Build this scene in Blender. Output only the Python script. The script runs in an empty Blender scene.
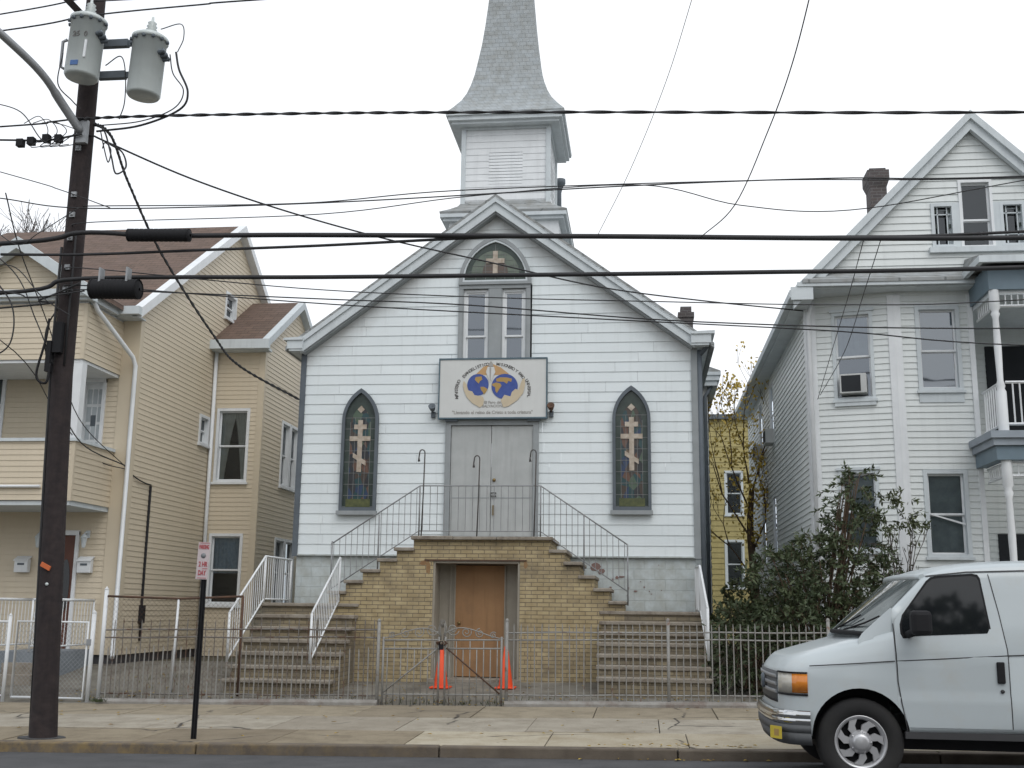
import bpy, math, random
from mathutils import Vector, Matrix
R = random.Random(7)
scene = bpy.context.scene
COL = scene.collection
PI = math.pi
V = Vector
ZUP = V((0, 0, 1))

# ------------------------------------------------------------------ materials
def nodes_of(name):
    m = bpy.data.materials.new(name); m.use_nodes = True
    nt = m.node_tree; nt.nodes.clear()
    out = nt.nodes.new('ShaderNodeOutputMaterial')
    b = nt.nodes.new('ShaderNodeBsdfPrincipled')
    nt.links.new(b.outputs[0], out.inputs[0])
    return m, nt, b, out
def N(nt, t, **kw):
    n = nt.nodes.new(t)
    for k, v in kw.items():
        if k.startswith('i_'):
            key = k[2:]
            key = int(key) if key.isdigit() else key
            n.inputs[key].default_value = v
        else: setattr(n, k, v)
    return n
def rgba(c): return (c[0], c[1], c[2], 1)
def coords(nt, scale=(1, 1, 1)):
    tc = N(nt, 'ShaderNodeTexCoord'); mp = N(nt, 'ShaderNodeMapping')
    mp.inputs['Scale'].default_value = scale
    nt.links.new(tc.outputs['Object'], mp.inputs[0]); return mp.outputs[0]
def ramp(nt, src, a, b, ca=(0, 0, 0), cb=(1, 1, 1)):
    r = N(nt, 'ShaderNodeValToRGB'); e = r.color_ramp.elements
    e[0].position = a; e[1].position = b; e[0].color = rgba(ca); e[1].color = rgba(cb)
    nt.links.new(src, r.inputs[0]); return r.outputs[0]
def mixc(nt, fac, a, b, blend='MIX'):
    m = N(nt, 'ShaderNodeMix', data_type='RGBA', blend_type=blend)
    for s, val in ((0, fac), (6, a), (7, b)):
        if hasattr(val, 'links'): nt.links.new(val, m.inputs[s])
        else: m.inputs[s].default_value = val if s == 0 else rgba(val)
    return m.outputs[2]
def noise(nt, vec, scale, detail=4, rough=.6):
    n = N(nt, 'ShaderNodeTexNoise'); n.inputs['Scale'].default_value = scale
    n.inputs['Detail'].default_value = detail; n.inputs['Roughness'].default_value = rough
    nt.links.new(vec, n.inputs['Vector']); return n.outputs[0]
def bump(nt, b, h, dist, strength=.5):
    bp = N(nt, 'ShaderNodeBump'); bp.inputs['Distance'].default_value = dist; bp.inputs['Strength'].default_value = strength
    nt.links.new(h, bp.inputs['Height']); nt.links.new(bp.outputs[0], b.inputs['Normal'])

def mat(name, c, c2=None, rough=.7, scale=3, amt=1.0, metal=0, spec=.4, streak=0, bumpd=0, bscale=40, coat=0, dirt=None, dscale=1.5, dlo=.55, dhi=.75):
    """base colour c drifting to c2 by noise, optional rain streaks and dirt patches"""
    m, nt, b, _ = nodes_of(name)
    v = coords(nt)
    c2 = c2 or tuple(x * .82 for x in c)
    f = ramp(nt, noise(nt, v, scale), .3, .7)
    col = mixc(nt, f, c, c2)
    if streak:
        vs = coords(nt, (6, 6, .35))
        fs = ramp(nt, noise(nt, vs, 1.6), .5, .8)
        k = N(nt, 'ShaderNodeMath', operation='MULTIPLY'); k.inputs[1].default_value = streak
        nt.links.new(fs, k.inputs[0])
        col = mixc(nt, k.outputs[0], col, tuple(x * .45 for x in c))
    if dirt:
        fd = ramp(nt, noise(nt, v, dscale, 6, .7), dlo, dhi)
        col = mixc(nt, fd, col, dirt)
    nt.links.new(col, b.inputs['Base Color'])
    b.inputs['Roughness'].default_value = rough; b.inputs['Metallic'].default_value = metal
    b.inputs['Specular IOR Level'].default_value = spec
    if coat: b.inputs['Coat Weight'].default_value = coat; b.inputs['Coat Roughness'].default_value = .08
    if bumpd: bump(nt, b, noise(nt, v, bscale, 5), bumpd, .7)
    return m

def brick_mat(name, c1, c2, mortar, bw, bh, mort=.008, dirt=None, rough=.85, sq=1, dlo=.5, dhi=.75, bd=.01, freq=.5, tilt=(1, 1, 0, 0, 0, 1)):
    """running-bond courses on any upright or sloping face: (ax x + ay y, az z)"""
    m, nt, b, _ = nodes_of(name)
    tc = N(nt, 'ShaderNodeTexCoord'); sp = N(nt, 'ShaderNodeSeparateXYZ'); nt.links.new(tc.outputs['Object'], sp.inputs[0])
    ad = N(nt, 'ShaderNodeMath', operation='ADD')
    sx = N(nt, 'ShaderNodeMath', operation='MULTIPLY'); sx.inputs[1].default_value = tilt[0]
    sy = N(nt, 'ShaderNodeMath', operation='MULTIPLY'); sy.inputs[1].default_value = tilt[1]
    nt.links.new(sp.outputs[0], sx.inputs[0]); nt.links.new(sp.outputs[1], sy.inputs[0])
    nt.links.new(sx.outputs[0], ad.inputs[0]); nt.links.new(sy.outputs[0], ad.inputs[1])
    cb = N(nt, 'ShaderNodeCombineXYZ'); nt.links.new(ad.outputs[0], cb.inputs[0]); nt.links.new(sp.outputs[2], cb.inputs[1])
    bt = N(nt, 'ShaderNodeTexBrick'); bt.offset_frequency = 2; bt.offset = freq
    bt.inputs['Color1'].default_value = rgba(c1); bt.inputs['Color2'].default_value = rgba(c2); bt.inputs['Mortar'].default_value = rgba(mortar)
    bt.inputs['Scale'].default_value = 1; bt.inputs['Mortar Size'].default_value = mort
    bt.inputs['Brick Width'].default_value = bw; bt.inputs['Row Height'].default_value = bh; bt.inputs['Mortar Smooth'].default_value = .2
    nt.links.new(cb.outputs[0], bt.inputs['Vector'])
    v = coords(nt)
    col = mixc(nt, ramp(nt, noise(nt, v, 5, 5), .3, .75), bt.outputs['Color'], mixc(nt, 1.0, bt.outputs['Color'], (.7, .66, .6), 'MULTIPLY'))
    if dirt:
        fd = ramp(nt, noise(nt, v, 1.3, 7, .7), dlo, dhi)
        col = mixc(nt, fd, col, dirt)
    nt.links.new(col, b.inputs['Base Color']); b.inputs['Roughness'].default_value = rough
    inv = N(nt, 'ShaderNodeMath', operation='SUBTRACT'); inv.inputs[0].default_value = 1; nt.links.new(bt.outputs['Fac'], inv.inputs[1])
    bump(nt, b, inv.outputs[0], bd, .8)
    return m

def glass_mat(name, tint=(.55, .6, .62), extra=.03):
    m, nt, b, out = nodes_of(name); nt.nodes.remove(b)
    tr = N(nt, 'ShaderNodeBsdfTransparent'); tr.inputs[0].default_value = rgba(tint)
    gl = N(nt, 'ShaderNodeBsdfGlossy'); gl.inputs['Roughness'].default_value = .03; gl.inputs[0].default_value = (.9, .95, 1, 1)
    fr = N(nt, 'ShaderNodeFresnel'); fr.inputs[0].default_value = 1.5
    ad = N(nt, 'ShaderNodeMath', operation='ADD'); ad.inputs[1].default_value = extra; nt.links.new(fr.outputs[0], ad.inputs[0])
    wv = noise(nt, coords(nt), 2.0, 1)
    bp = N(nt, 'ShaderNodeBump'); bp.inputs['Distance'].default_value = .01; bp.inputs['Strength'].default_value = .15
    nt.links.new(wv, bp.inputs['Height']); nt.links.new(bp.outputs[0], gl.inputs['Normal'])
    mx = N(nt, 'ShaderNodeMixShader')
    nt.links.new(ad.outputs[0], mx.inputs[0]); nt.links.new(tr.outputs[0], mx.inputs[1]); nt.links.new(gl.outputs[0], mx.inputs[2])
    nt.links.new(mx.outputs[0], out.inputs[0]); return m

def island_mat(name, base, dark, rough=.9, dirt=None, bumpd=.004):
    """each slab gets a slightly different tone of its own"""
    m, nt, b, _ = nodes_of(name)
    g = N(nt, 'ShaderNodeNewGeometry'); v = coords(nt)
    col = mixc(nt, g.outputs['Random Per Island'], base, dark)
    col = mixc(nt, ramp(nt, noise(nt, v, 2.2, 7, .7), .42, .75), col, dirt or tuple(x * .6 for x in dark))
    col = mixc(nt, ramp(nt, noise(nt, v, 60, 3, .7), .45, .75), col, mixc(nt, 1.0, col, (.74, .74, .74), 'MULTIPLY'))
    wv = N(nt, 'ShaderNodeMix', data_type='VECTOR'); wv.inputs[0].default_value = .25; nz = N(nt, 'ShaderNodeTexNoise'); nz.inputs['Scale'].default_value = 1.7; nt.links.new(v, nz.inputs['Vector']); nt.links.new(v, wv.inputs[4]); nt.links.new(nz.outputs['Color'], wv.inputs[5])
    vo = N(nt, 'ShaderNodeTexVoronoi', feature='DISTANCE_TO_EDGE'); vo.inputs['Scale'].default_value = .55; nt.links.new(wv.outputs[1], vo.inputs['Vector'])
    ck = ramp(nt, vo.outputs['Distance'], .004, .009, (1, 1, 1), (0, 0, 0)); gate_ = ramp(nt, noise(nt, v, .5), .5, .56); ml = N(nt, 'ShaderNodeMath', operation='MULTIPLY'); nt.links.new(ck, ml.inputs[0]); nt.links.new(gate_, ml.inputs[1])
    col = mixc(nt, ml.outputs[0], col, (.05, .042, .034))
    gum = N(nt, 'ShaderNodeTexVoronoi'); gum.inputs['Scale'].default_value = 2.6; nt.links.new(v, gum.inputs['Vector']); col = mixc(nt, ramp(nt, gum.outputs['Distance'], .05, .07, (.55, .55, .55), (0, 0, 0)), col, (.07, .06, .05))
    nt.links.new(col, b.inputs['Base Color']); b.inputs['Roughness'].default_value = rough
    bump(nt, b, noise(nt, v, 70, 5), bumpd, .6); return m

def stained_mat():
    m, nt, b, _ = nodes_of('stained_glass')
    v = coords(nt, (1, 0.2, .55))
    vo = N(nt, 'ShaderNodeTexVoronoi'); vo.inputs['Scale'].default_value = 9; nt.links.new(v, vo.inputs['Vector'])
    sp = N(nt, 'ShaderNodeSeparateColor'); nt.links.new(vo.outputs['Color'], sp.inputs[0])
    r = N(nt, 'ShaderNodeValToRGB'); r.color_ramp.interpolation = 'CONSTANT'
    e = r.color_ramp.elements; e[0].color = (.03, .032, .035, 1); e[1].position = .3; e[1].color = (.06, .045, .035, 1)
    for p, c in ((.42, (.025, .06, .065)), (.58, (.12, .065, .045)), (.70, (.03, .05, .10)), (.82, (.075, .11, .075)), (.93, (.16, .12, .08))):
        x = e.new(p); x.color = rgba(c)
    nt.links.new(sp.outputs[0], r.inputs[0]); nt.links.new(r.outputs[0], b.inputs['Base Color'])
    b.inputs['Roughness'].default_value = .25; bump(nt, b, vo.outputs['Distance'], .01, .3); return m

def church_siding_mat():
    """white boards, with a ragged brown band under the rakes and grey rain streaks"""
    m, nt, b, _ = nodes_of('church_siding'); v = coords(nt)
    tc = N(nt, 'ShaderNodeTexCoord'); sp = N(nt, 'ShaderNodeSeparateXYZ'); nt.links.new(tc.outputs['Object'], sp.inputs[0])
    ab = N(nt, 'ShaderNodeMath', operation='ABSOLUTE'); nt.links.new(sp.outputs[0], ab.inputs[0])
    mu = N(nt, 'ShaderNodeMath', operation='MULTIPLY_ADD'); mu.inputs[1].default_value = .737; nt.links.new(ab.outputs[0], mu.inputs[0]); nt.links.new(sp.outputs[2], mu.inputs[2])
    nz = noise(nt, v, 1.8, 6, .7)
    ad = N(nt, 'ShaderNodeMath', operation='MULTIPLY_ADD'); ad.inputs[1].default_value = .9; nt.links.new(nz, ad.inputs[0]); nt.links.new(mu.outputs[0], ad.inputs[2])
    rake_band = ramp(nt, N_scale(nt, ad.outputs[0], 9.3, 10.3), .28, .95)  # ragged brown band following the rake lines
    col = mixc(nt, ramp(nt, noise(nt, v, 1.2), .3, .7), (.735, .785, .795), (.69, .74, .75))
    vs = coords(nt, (5, 5, .3)); fs = ramp(nt, noise(nt, vs, 1.5), .55, .85, (0, 0, 0), (.35, .35, .35))
    col = mixc(nt, fs, col, (.42, .44, .44)); k = N(nt, 'ShaderNodeMath', operation='MULTIPLY'); k.inputs[1].default_value = .5; nt.links.new(rake_band, k.inputs[0])
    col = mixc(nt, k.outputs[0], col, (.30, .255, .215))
    g = N(nt, 'ShaderNodeNewGeometry'); tone = ramp(nt, g.outputs['Random Per Island'], 0, 1, (.93, .935, .94), (1.0, 1.0, 1.0))
    col = mixc(nt, 1.0, col, tone, 'MULTIPLY')
    nt.links.new(col, b.inputs['Base Color']); b.inputs['Roughness'].default_value = .6; return m
def N_scale(nt, src, lo, hi):
    mr = N(nt, 'ShaderNodeMapRange'); mr.inputs['From Min'].default_value = lo; mr.inputs['From Max'].default_value = hi
    nt.links.new(src, mr.inputs[0]); return mr.outputs[0]
def kerb_mat():
    m, nt, b, _ = nodes_of('kerb_stone'); v = coords(nt)
    col = mixc(nt, ramp(nt, noise(nt, v, 3, 6), .3, .7), (.145, .12, .092), (.085, .068, .052))
    tc = N(nt, 'ShaderNodeTexCoord'); sp = N(nt, 'ShaderNodeSeparateXYZ'); nt.links.new(tc.outputs['Object'], sp.inputs[0])
    xm = ramp(nt, N_scale(nt, sp.outputs[0], -1.2, -6.5), 0, 1)
    pm = ramp(nt, noise(nt, v, 4.5, 7, .75), .45, .62)
    mm = N(nt, 'ShaderNodeMath', operation='MULTIPLY'); nt.links.new(xm, mm.inputs[0]); nt.links.new(pm, mm.inputs[1])
    col = mixc(nt, mm.outputs[0], col, (.20, .145, .07))
    nt.links.new(col, b.inputs['Base Color']); b.inputs['Roughness'].default_value = .9; bump(nt, b, noise(nt, v, 40, 5), .006); return m

M = dict(
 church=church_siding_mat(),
 trim=mat('grey_white_trim', (.59, .635, .65), (.52, .56, .58), streak=.25),
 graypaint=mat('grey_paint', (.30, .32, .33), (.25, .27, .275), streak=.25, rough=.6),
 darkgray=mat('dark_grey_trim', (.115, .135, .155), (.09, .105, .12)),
 door=mat('grey_door_paint', (.43, .445, .44), (.37, .385, .38), streak=.35, rough=.55),
 roofgrey=brick_mat('grey_shingles', (.30, .32, .33), (.35, .37, .38), (.2, .215, .22), .24, .125, .006, rough=.9, bd=.008, tilt=(.3, 1)),
 roofbrown=brick_mat('brown_shingles', (.125, .085, .065), (.165, .11, .085), (.065, .045, .035), .28, .10, .006, dirt=(.12, .08, .065), bd=.008, tilt=(1, 0)),
 spire=brick_mat('spire_slates', (.36, .395, .415), (.40, .435, .455), (.30, .33, .35), .16, .11, .005, bd=.006),  # slates paled: the hazy veil of glare is put into their colour
 tan=mat('tan_vinyl_siding', (.605, .525, .40), (.57, .495, .375), rough=.5, streak=.10, scale=1),
 tantrim=mat('tan_corner_trim', (.58, .505, .38), (.55, .475, .36), rough=.5),
 white=mat('white_paint', (.74, .76, .77), (.66, .68, .69), rough=.45, streak=.18),
 vinyl=mat('white_vinyl_siding', (.68, .71, .70), (.62, .65, .64), rough=.5, streak=.16, scale=1),
 yellow=mat('yellow_siding', (.41, .345, .15), (.34, .285, .12), rough=.7, streak=.3),
 blue=mat('slate_blue_paint', (.15, .205, .245), (.125, .175, .21), rough=.5),
 block=brick_mat('painted_block', (.51, .565, .575), (.525, .58, .59), (.475, .525, .535), .4, .2, .008, dirt=(.36, .39, .385), bd=.006),
 darkfound=mat('dark_foundation', (.07, .07, .075), (.045, .045, .05), bumpd=.01),
 brick=brick_mat('tan_brick', (.47, .385, .225), (.38, .305, .175), (.21, .175, .12), .215, .0715, .007, dirt=(.15, .125, .09), dlo=.48, dhi=.78, tilt=(1, 1)), brickold=brick_mat('grimy_tan_brick', (.34, .285, .185), (.25, .205, .135), (.16, .135, .10), .215, .0715, .007, dirt=(.13, .115, .09), dlo=.4, dhi=.68, tilt=(1, 1)),
 redbrick=brick_mat('chimney_brick', (.115, .095, .095), (.085, .075, .078), (.15, .145, .145), .21, .075, .01),
 slab=mat('stone_tread', (.30, .27, .225), (.20, .17, .135), scale=5, rough=.9, bumpd=.012, bscale=14, dirt=(.13, .105, .085), dlo=.52, dhi=.7, dscale=4),
 ruststain=mat('rust_stain', (.22, .12, .055), (.26, .17, .08), scale=12), oldred=mat('weathered_red_brick', (.24, .15, .13), (.17, .12, .11), scale=14), ply=mat('brown_plywood', (.335, .19, .09), (.27, .15, .07), rough=.65, streak=.55, scale=2, dirt=(.2, .12, .065), dscale=1.6, dlo=.55, dhi=.85),
 jamb=mat('taupe_paint', (.34, .31, .255), (.27, .245, .20), rough=.7, streak=.3),
 rust=mat('rusty_iron', (.12, .065, .04), (.07, .045, .035), scale=12, rough=.9),
 galv=mat('grey_painted_iron', (.29, .285, .27), (.22, .215, .20), scale=9, rough=.6, dirt=(.16, .09, .06), dscale=7, dlo=.56, dhi=.68),
 oldiron=mat('old_grey_iron', (.20, .195, .185), (.13, .115, .10), scale=9, rough=.75, dirt=(.10, .055, .035), dscale=5, dlo=.48, dhi=.62),
 iron=mat('thin_black_iron', (.06, .06, .062), (.10, .085, .075), scale=9, rough=.6),
 railgray=mat('grey_rail_paint', (.27, .28, .29), (.22, .22, .22), scale=9, rough=.6),
 pole=mat('creosoted_wood', (.022, .017, .018), (.038, .028, .027), scale=8, rough=.9, streak=.5, bumpd=.02, bscale=9),
 cable=mat('black_cable', (.018, .018, .02), (.03, .03, .032), rough=.6),
 steel=mat('grey_enamel_tank', (.58, .625, .615), (.52, .56, .55), rough=.4, streak=.18),
 galvpipe=mat('galvanised_pipe', (.34, .35, .36), (.26, .27, .28), rough=.45, metal=.3),
 concrete=island_mat('pavement_concrete', (.37, .335, .27), (.30, .265, .21), dirt=(.21, .18, .135)),
 concbrown=island_mat('brown_pavement', (.27, .225, .155), (.215, .175, .12), dirt=(.14, .11, .07)), concpale=island_mat('pale_pavement', (.44, .395, .30), (.36, .315, .235), dirt=(.27, .22, .14)), concbrown2=island_mat('tan_pavement', (.31, .265, .19), (.25, .21, .15), dirt=(.17, .14, .095)),
 joint=mat('joint_grit', (.05, .045, .04)),
 asphalt=mat('asphalt', (.054, .055, .058), (.078, .078, .08), scale=2.5, rough=.85, bumpd=.008, bscale=90, dirt=(.10, .10, .105), dscale=1.1, dlo=.5, dhi=.85),
 yard=mat('yard_concrete', (.20, .185, .155), (.13, .12, .10), scale=2, rough=.95, bumpd=.012, bscale=12, dirt=(.07, .06, .045), dscale=1.6, dlo=.48, dhi=.7),
 earth=mat('earth', (.10, .085, .06), (.06, .06, .035), scale=1, rough=1),
 kerb=kerb_mat(),
 curb=mat('whitened_curb', (.31, .30, .28), (.20, .185, .165), scale=4, rough=.9, bumpd=.01, dirt=(.17, .13, .11), dscale=3, dlo=.5, dhi=.7),
 glass=glass_mat('window_glass'), glassblue=glass_mat('sky_lit_glass', (.35, .4, .45), .16),
 dark=mat('dark_interior', (.025, .028, .032), rough=.9), blind=mat('window_blind', (.32, .365, .375), (.27, .315, .325), rough=.8),
 sheer=mat('sheer_curtain', (.85, .82, .74), (.6, .57, .5), rough=.9, streak=.8), lace=mat('dark_lace_curtain', (.60, .68, .76), (.42, .5, .58), rough=.9, streak=.8, scale=14),
 greyblind=mat('grey_window_film', (.62, .63, .62), (.45, .46, .46), rough=.8, scale=5, streak=.3), screen=mat('insect_screen', (.09, .10, .115), (.075, .085, .10), rough=.5),
 stained=stained_mat(), greenglass=mat('green_leaded_glass', (.05, .068, .058), (.03, .042, .036), scale=6, rough=.25),
 oliveglass=mat('yellow_green_glass', (.115, .125, .05), (.06, .07, .035), scale=14, rough=.25), cream=mat('cream_glass', (.50, .44, .37), (.30, .24, .18), scale=11, rough=.3),
 lead=mat('lead_came', (.20, .205, .20), rough=.6), palegreen=mat('pale_green_glass', (.15, .18, .14), (.10, .125, .10), scale=7, rough=.3),
 signwhite=mat('sign_panel_white', (.60, .61, .595), (.56, .57, .555), rough=.5, streak=.08), signedge=mat('sign_edge_blue', (.09, .14, .17), rough=.5),
 signblue=mat('globe_blue', (.06, .10, .32), (.045, .075, .26), scale=8), ochre=mat('ochre_print', (.42, .27, .09), rough=.6), orange=mat('faded_orange', (.52, .32, .15), rough=.6),
 skin=mat('buff_print', (.55, .47, .34), (.50, .42, .30), rough=.6), ink=mat('dark_print', (.13, .125, .12), rough=.6), inklight=mat('faint_print', (.35, .335, .315), rough=.6),
 red=mat('sign_red', (.42, .06, .07), rough=.5), plate=mat('street_sign_white', (.55, .48, .48), (.48, .41, .42), rough=.5), discgrey=mat('sign_grey', (.22, .23, .24)),
 cone=mat('orange_cone', (.80, .085, .02), (.7, .07, .02), rough=.5), 
 van=mat('van_white_paint', (.47, .515, .53), (.445, .49, .505), rough=.4, coat=.4, scale=.8, dirt=(.44, .45, .43), dscale=2, dlo=.52, dhi=.85), vangap=mat('panel_gap', (.05, .05, .052)),
 black=mat('black_plastic', (.016, .016, .018), rough=.75, spec=.25), tyre=mat('tyre_rubber', (.017, .017, .018), (.026, .025, .024), rough=.85),
 vglass=mat('tinted_glass', (.012, .014, .016), rough=.04, spec=.5), wsglass=mat('windscreen_glass', (.15, .17, .17), (.06, .07, .07), rough=.04, spec=.9, scale=2.2),  # windscreen base colour lightened, pale reflections painted in
 chrome=mat('chrome', (.62, .62, .62), (.5, .5, .5), rough=.12, metal=1), hub=mat('silver_wheel_cover', (.55, .55, .56), (.48, .48, .49), rough=.35, metal=.6),
 valance=mat('grey_bumper_plastic', (.10, .105, .11), rough=.6), lens=mat('clear_lens', (.55, .52, .45), (.45, .43, .38), rough=.12, spec=.8, scale=20), amber=mat('amber_lens', (.72, .26, .035), (.5, .14, .015), scale=9, rough=.15, spec=.7),
 ylw=mat('yellow_plate', (.62, .48, .05), rough=.5), reddoor=mat('red_brown_door', (.13, .045, .025), (.10, .035, .02), rough=.45, streak=.4),
 stoop=mat('blue_grey_stoop', (.21, .235, .26), (.17, .19, .21), rough=.8), acmetal=mat('ac_casing', (.52, .53, .52), rough=.5), orangetag=mat('orange_tag', (.6, .15, .05)),
 leafdark=mat('evergreen_leaf', (.04, .06, .028), (.08, .10, .045), scale=2.5, rough=.6), leafmid=mat('olive_leaf', (.075, .085, .035), (.05, .065, .028), scale=4, rough=.6),
 leafyellow=mat('yellow_autumn_leaf', (.58, .42, .09), (.45, .33, .07), scale=4), bark=mat('brown_bark', (.13, .088, .055), (.08, .055, .04), scale=10, rough=.95, bumpd=.01, bscale=25),
 twig=mat('bare_twig', (.10, .085, .075), (.07, .06, .055), rough=.95), litter=mat('fallen_leaf', (.42, .31, .06), (.22, .13, .05), scale=9, rough=.9),
 chrn=mat('brass', (.25, .18, .08), rough=.4, metal=.7), blueslab=mat('sticker_blue', (.08, .16, .36)),
)

# ------------------------------------------------------------------ mesh building
class Frame:
    """a wall plane: u along it, v up, n out of it"""
    def __init__(s, P, du, dn, dv=(0, 0, 1)): s.P, s.du, s.dn, s.dv = V(P), V(du).normalized(), V(dn).normalized(), V(dv).normalized()
    def __call__(s, u, v, n=0): return s.P + s.du * u + s.dv * v + s.dn * n
FX = lambda y, x0=0: Frame((x0, y, 0), (1, 0, 0), (0, -1, 0))          # wall facing the street at depth y, u = x
FS = lambda x: Frame((x, 0, 0), (0, 1, 0), (1, 0, 0))                  # wall facing +x, u = y
FW = lambda x: Frame((x, 0, 0), (0, 1, 0), (-1, 0, 0))                 # wall facing -x, u = y

SPLIT = {'post', 'porch_door', 'blue_fascia', 'louvre', 'corner_post', 'corner_board', 'baluster', 'spindle', 'picket', 'short_picket', 'terminal', 'bolt_plate', 'clamp', 'chain_link', 'coloured_pane', 'arm', 'hanger_clip', 'bracket', 'red_rule', 'rake_board', 'rake_moulding', 'rake_soffit', 'eave_return', 'reveal', 'bare_brick_patch', 'sill_board', 'porch_rake', 'column', 'downspout', 'rail', 'stoop_step', 'porch_corner_board', 'door_strip', 'pillar_foot'}
class MB:
    def __init__(s): s.v, s.f, s.sm = [], [], []
    def poly(s, pts, smooth=False):
        i = len(s.v); s.v += [tuple(p) for p in pts]; s.f.append(tuple(range(i, i + len(pts)))); s.sm.append(smooth)
    def hexa(s, p):
        for a in ((0, 3, 2, 1), (4, 5, 6, 7), (0, 1, 5, 4), (1, 2, 6, 5), (2, 3, 7, 6), (3, 0, 4, 7)):
            i = len(s.v)
            s.f.append(a)
        n = len(s.v); s.v += [tuple(q) for q in p]
        for k in range(6): s.f[-6 + k] = tuple(n + j for j in s.f[-6 + k]); s.sm.append(False)
        return s
    def box(s, x0, x1, y0, y1, z0, z1):
        return s.hexa([(x0, y0, z0), (x1, y0, z0), (x1, y1, z0), (x0, y1, z0), (x0, y0, z1), (x1, y0, z1), (x1, y1, z1), (x0, y1, z1)])
    def fbox(s, F, u0, u1, v0, v1, n0, n1):
        return s.hexa([F(u0, v0, n1), F(u1, v0, n1), F(u1, v0, n0), F(u0, v0, n0), F(u0, v1, n1), F(u1, v1, n1), F(u1, v1, n0), F(u0, v1, n0)])
    def prism(s, F, pts, n0, n1):
        a = [F(u, v, n1) for u, v in pts]; b = [F(u, v, n0) for u, v in pts]; k = len(pts); i = len(s.v)
        s.v += [tuple(p) for p in a + b]
        s.f.append(tuple(range(i, i + k))); s.f.append(tuple(range(i + 2 * k - 1, i + k - 1, -1)))
        for j in range(k): q = (j + 1) % k; s.f.append((i + j, i + k + j, i + k + q, i + q))
        s.sm += [False] * (k + 2); return s
    def ring(s, F, outer, inner, n0, n1):
        """frame between two outlines with the same number of points"""
        k = len(outer); i = len(s.v)
        for P, n in ((outer, n1), (inner, n1), (outer, n0), (inner, n0)): s.v += [tuple(F(u, v, n)) for u, v in P]
        for j in range(k):
            q = (j + 1) % k
            for a, b in ((0, 1), (2, 0), (1, 3)): s.f.append((i + a * k + j, i + a * k + q, i + b * k + q, i + b * k + j)); s.sm.append(False)
        return s
    def tube(s, pts, r, n=6, smooth=True, caps=True):
        pts = [V(p) for p in pts]; rs = r if isinstance(r, (list, tuple)) else [r] * len(pts); i = len(s.v)
        prev = None
        for k, p in enumerate(pts):
            t = (pts[min(k + 1, len(pts) - 1)] - pts[max(k - 1, 0)]).normalized()
            if prev is None: a = t.orthogonal().normalized()
            else: a = (prev - t * prev.dot(t)).normalized()
            prev = a; b = t.cross(a)
            for j in range(n):
                w = 2 * PI * j / n + PI / n; s.v.append(tuple(p + (a * math.cos(w) + b * math.sin(w)) * rs[k]))
        for k in range(len(pts) - 1):
            for j in range(n):
                q = (j + 1) % n; s.f.append((i + k * n + j, i + k * n + q, i + (k + 1) * n + q, i + (k + 1) * n + j)); s.sm.append(smooth)
        if caps:
            s.f.append(tuple(i + j for j in range(n - 1, -1, -1))); e = i + (len(pts) - 1) * n; s.f.append(tuple(e + j for j in range(n))); s.sm += [False] * 2
        return s
    def bar(s, a, b, w, d=None):
        """square bar between two points"""
        return s.tube([a, b], (d or w) * .7071, 4, False)
    def lathe(s, P, axis, prof, n=24, smooth=True):
        axis = V(axis).normalized(); a = axis.orthogonal().normalized(); b = axis.cross(a); P = V(P); i = len(s.v)
        for r, h in prof:
            for j in range(n): w = 2 * PI * j / n; s.v.append(tuple(P + axis * h + (a * math.cos(w) + b * math.sin(w)) * r))
        for k in range(len(prof) - 1):
            for j in range(n): q = (j + 1) % n; s.f.append((i + k * n + j, i + k * n + q, i + (k + 1) * n + q, i + (k + 1) * n + j)); s.sm.append(smooth)
        return s
    def grid(s, G, smooth=True, close=False):
        i = len(s.v); w = len(G[0])
        for row in G: s.v += [tuple(p) for p in row]
        for a in range(len(G) - 1):
            for b in range(w if close else w - 1):
                q = (b + 1) % w; s.f.append((i + a * w + b, i + a * w + q, i + (a + 1) * w + q, i + (a + 1) * w + b)); s.sm.append(smooth)
        return s
    def pieces(s):
        pa = list(range(len(s.v)))
        def fd(a):
            while pa[a] != a: pa[a] = pa[pa[a]]; a = pa[a]
            return a
        for f in s.f:
            r = fd(f[0])
            for q in f[1:]: pa[fd(q)] = r
        out = {}
        for f, k in zip(s.f, s.sm):
            r = fd(f[0])
            if r not in out: out[r] = (MB(), {})
            mb, ix = out[r]
            for q in f:
                if q not in ix: ix[q] = len(mb.v); mb.v.append(s.v[q])
            mb.f.append(tuple(ix[q] for q in f)); mb.sm.append(k)
        return [o[0] for o in out.values()]
    def build(s, name, m, parent=None, bevel=0, merge=False, loc=None):
        if name in SPLIT and parent is not None and not merge:
            return [q.build(name, m, parent, bevel, True) for q in s.pieces()][0]
        me = bpy.data.meshes.new(name)
        base = V(loc) if loc else V((0, 0, 0))
        if parent is not None: base = world_of(parent)
        me.from_pydata([tuple(V(p) - base) for p in s.v], [], s.f)
        me.polygons.foreach_set('use_smooth', s.sm)
        for q in (m if isinstance(m, list) else [m]): me.materials.append(q)
        me.update(); me.validate()
        o = bpy.data.objects.new(name, me); COL.objects.link(o)
        if parent is not None: o.parent = parent
        elif loc: o.location = base
        if bevel:
            b = o.modifiers.new('bevel', 'BEVEL'); b.width = bevel; b.segments = 2; b.limit_method = 'ANGLE'
        return o
def world_of(o):
    p = V(o.location)
    while o.parent: o = o.parent; p = p + V(o.location)
    return p
def thing(name, label, cat, loc, group=None):
    o = bpy.data.objects.new(name, None); o.empty_display_size = .3; COL.objects.link(o); o.location = loc
    return tag(o, label, cat, group)
def tag(o, label, cat, group=None):
    o['label'] = label; o['category'] = cat
    if group: o['group'] = group
    return o
def setting(o, kind='structure'): o['kind'] = kind; return o
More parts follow.
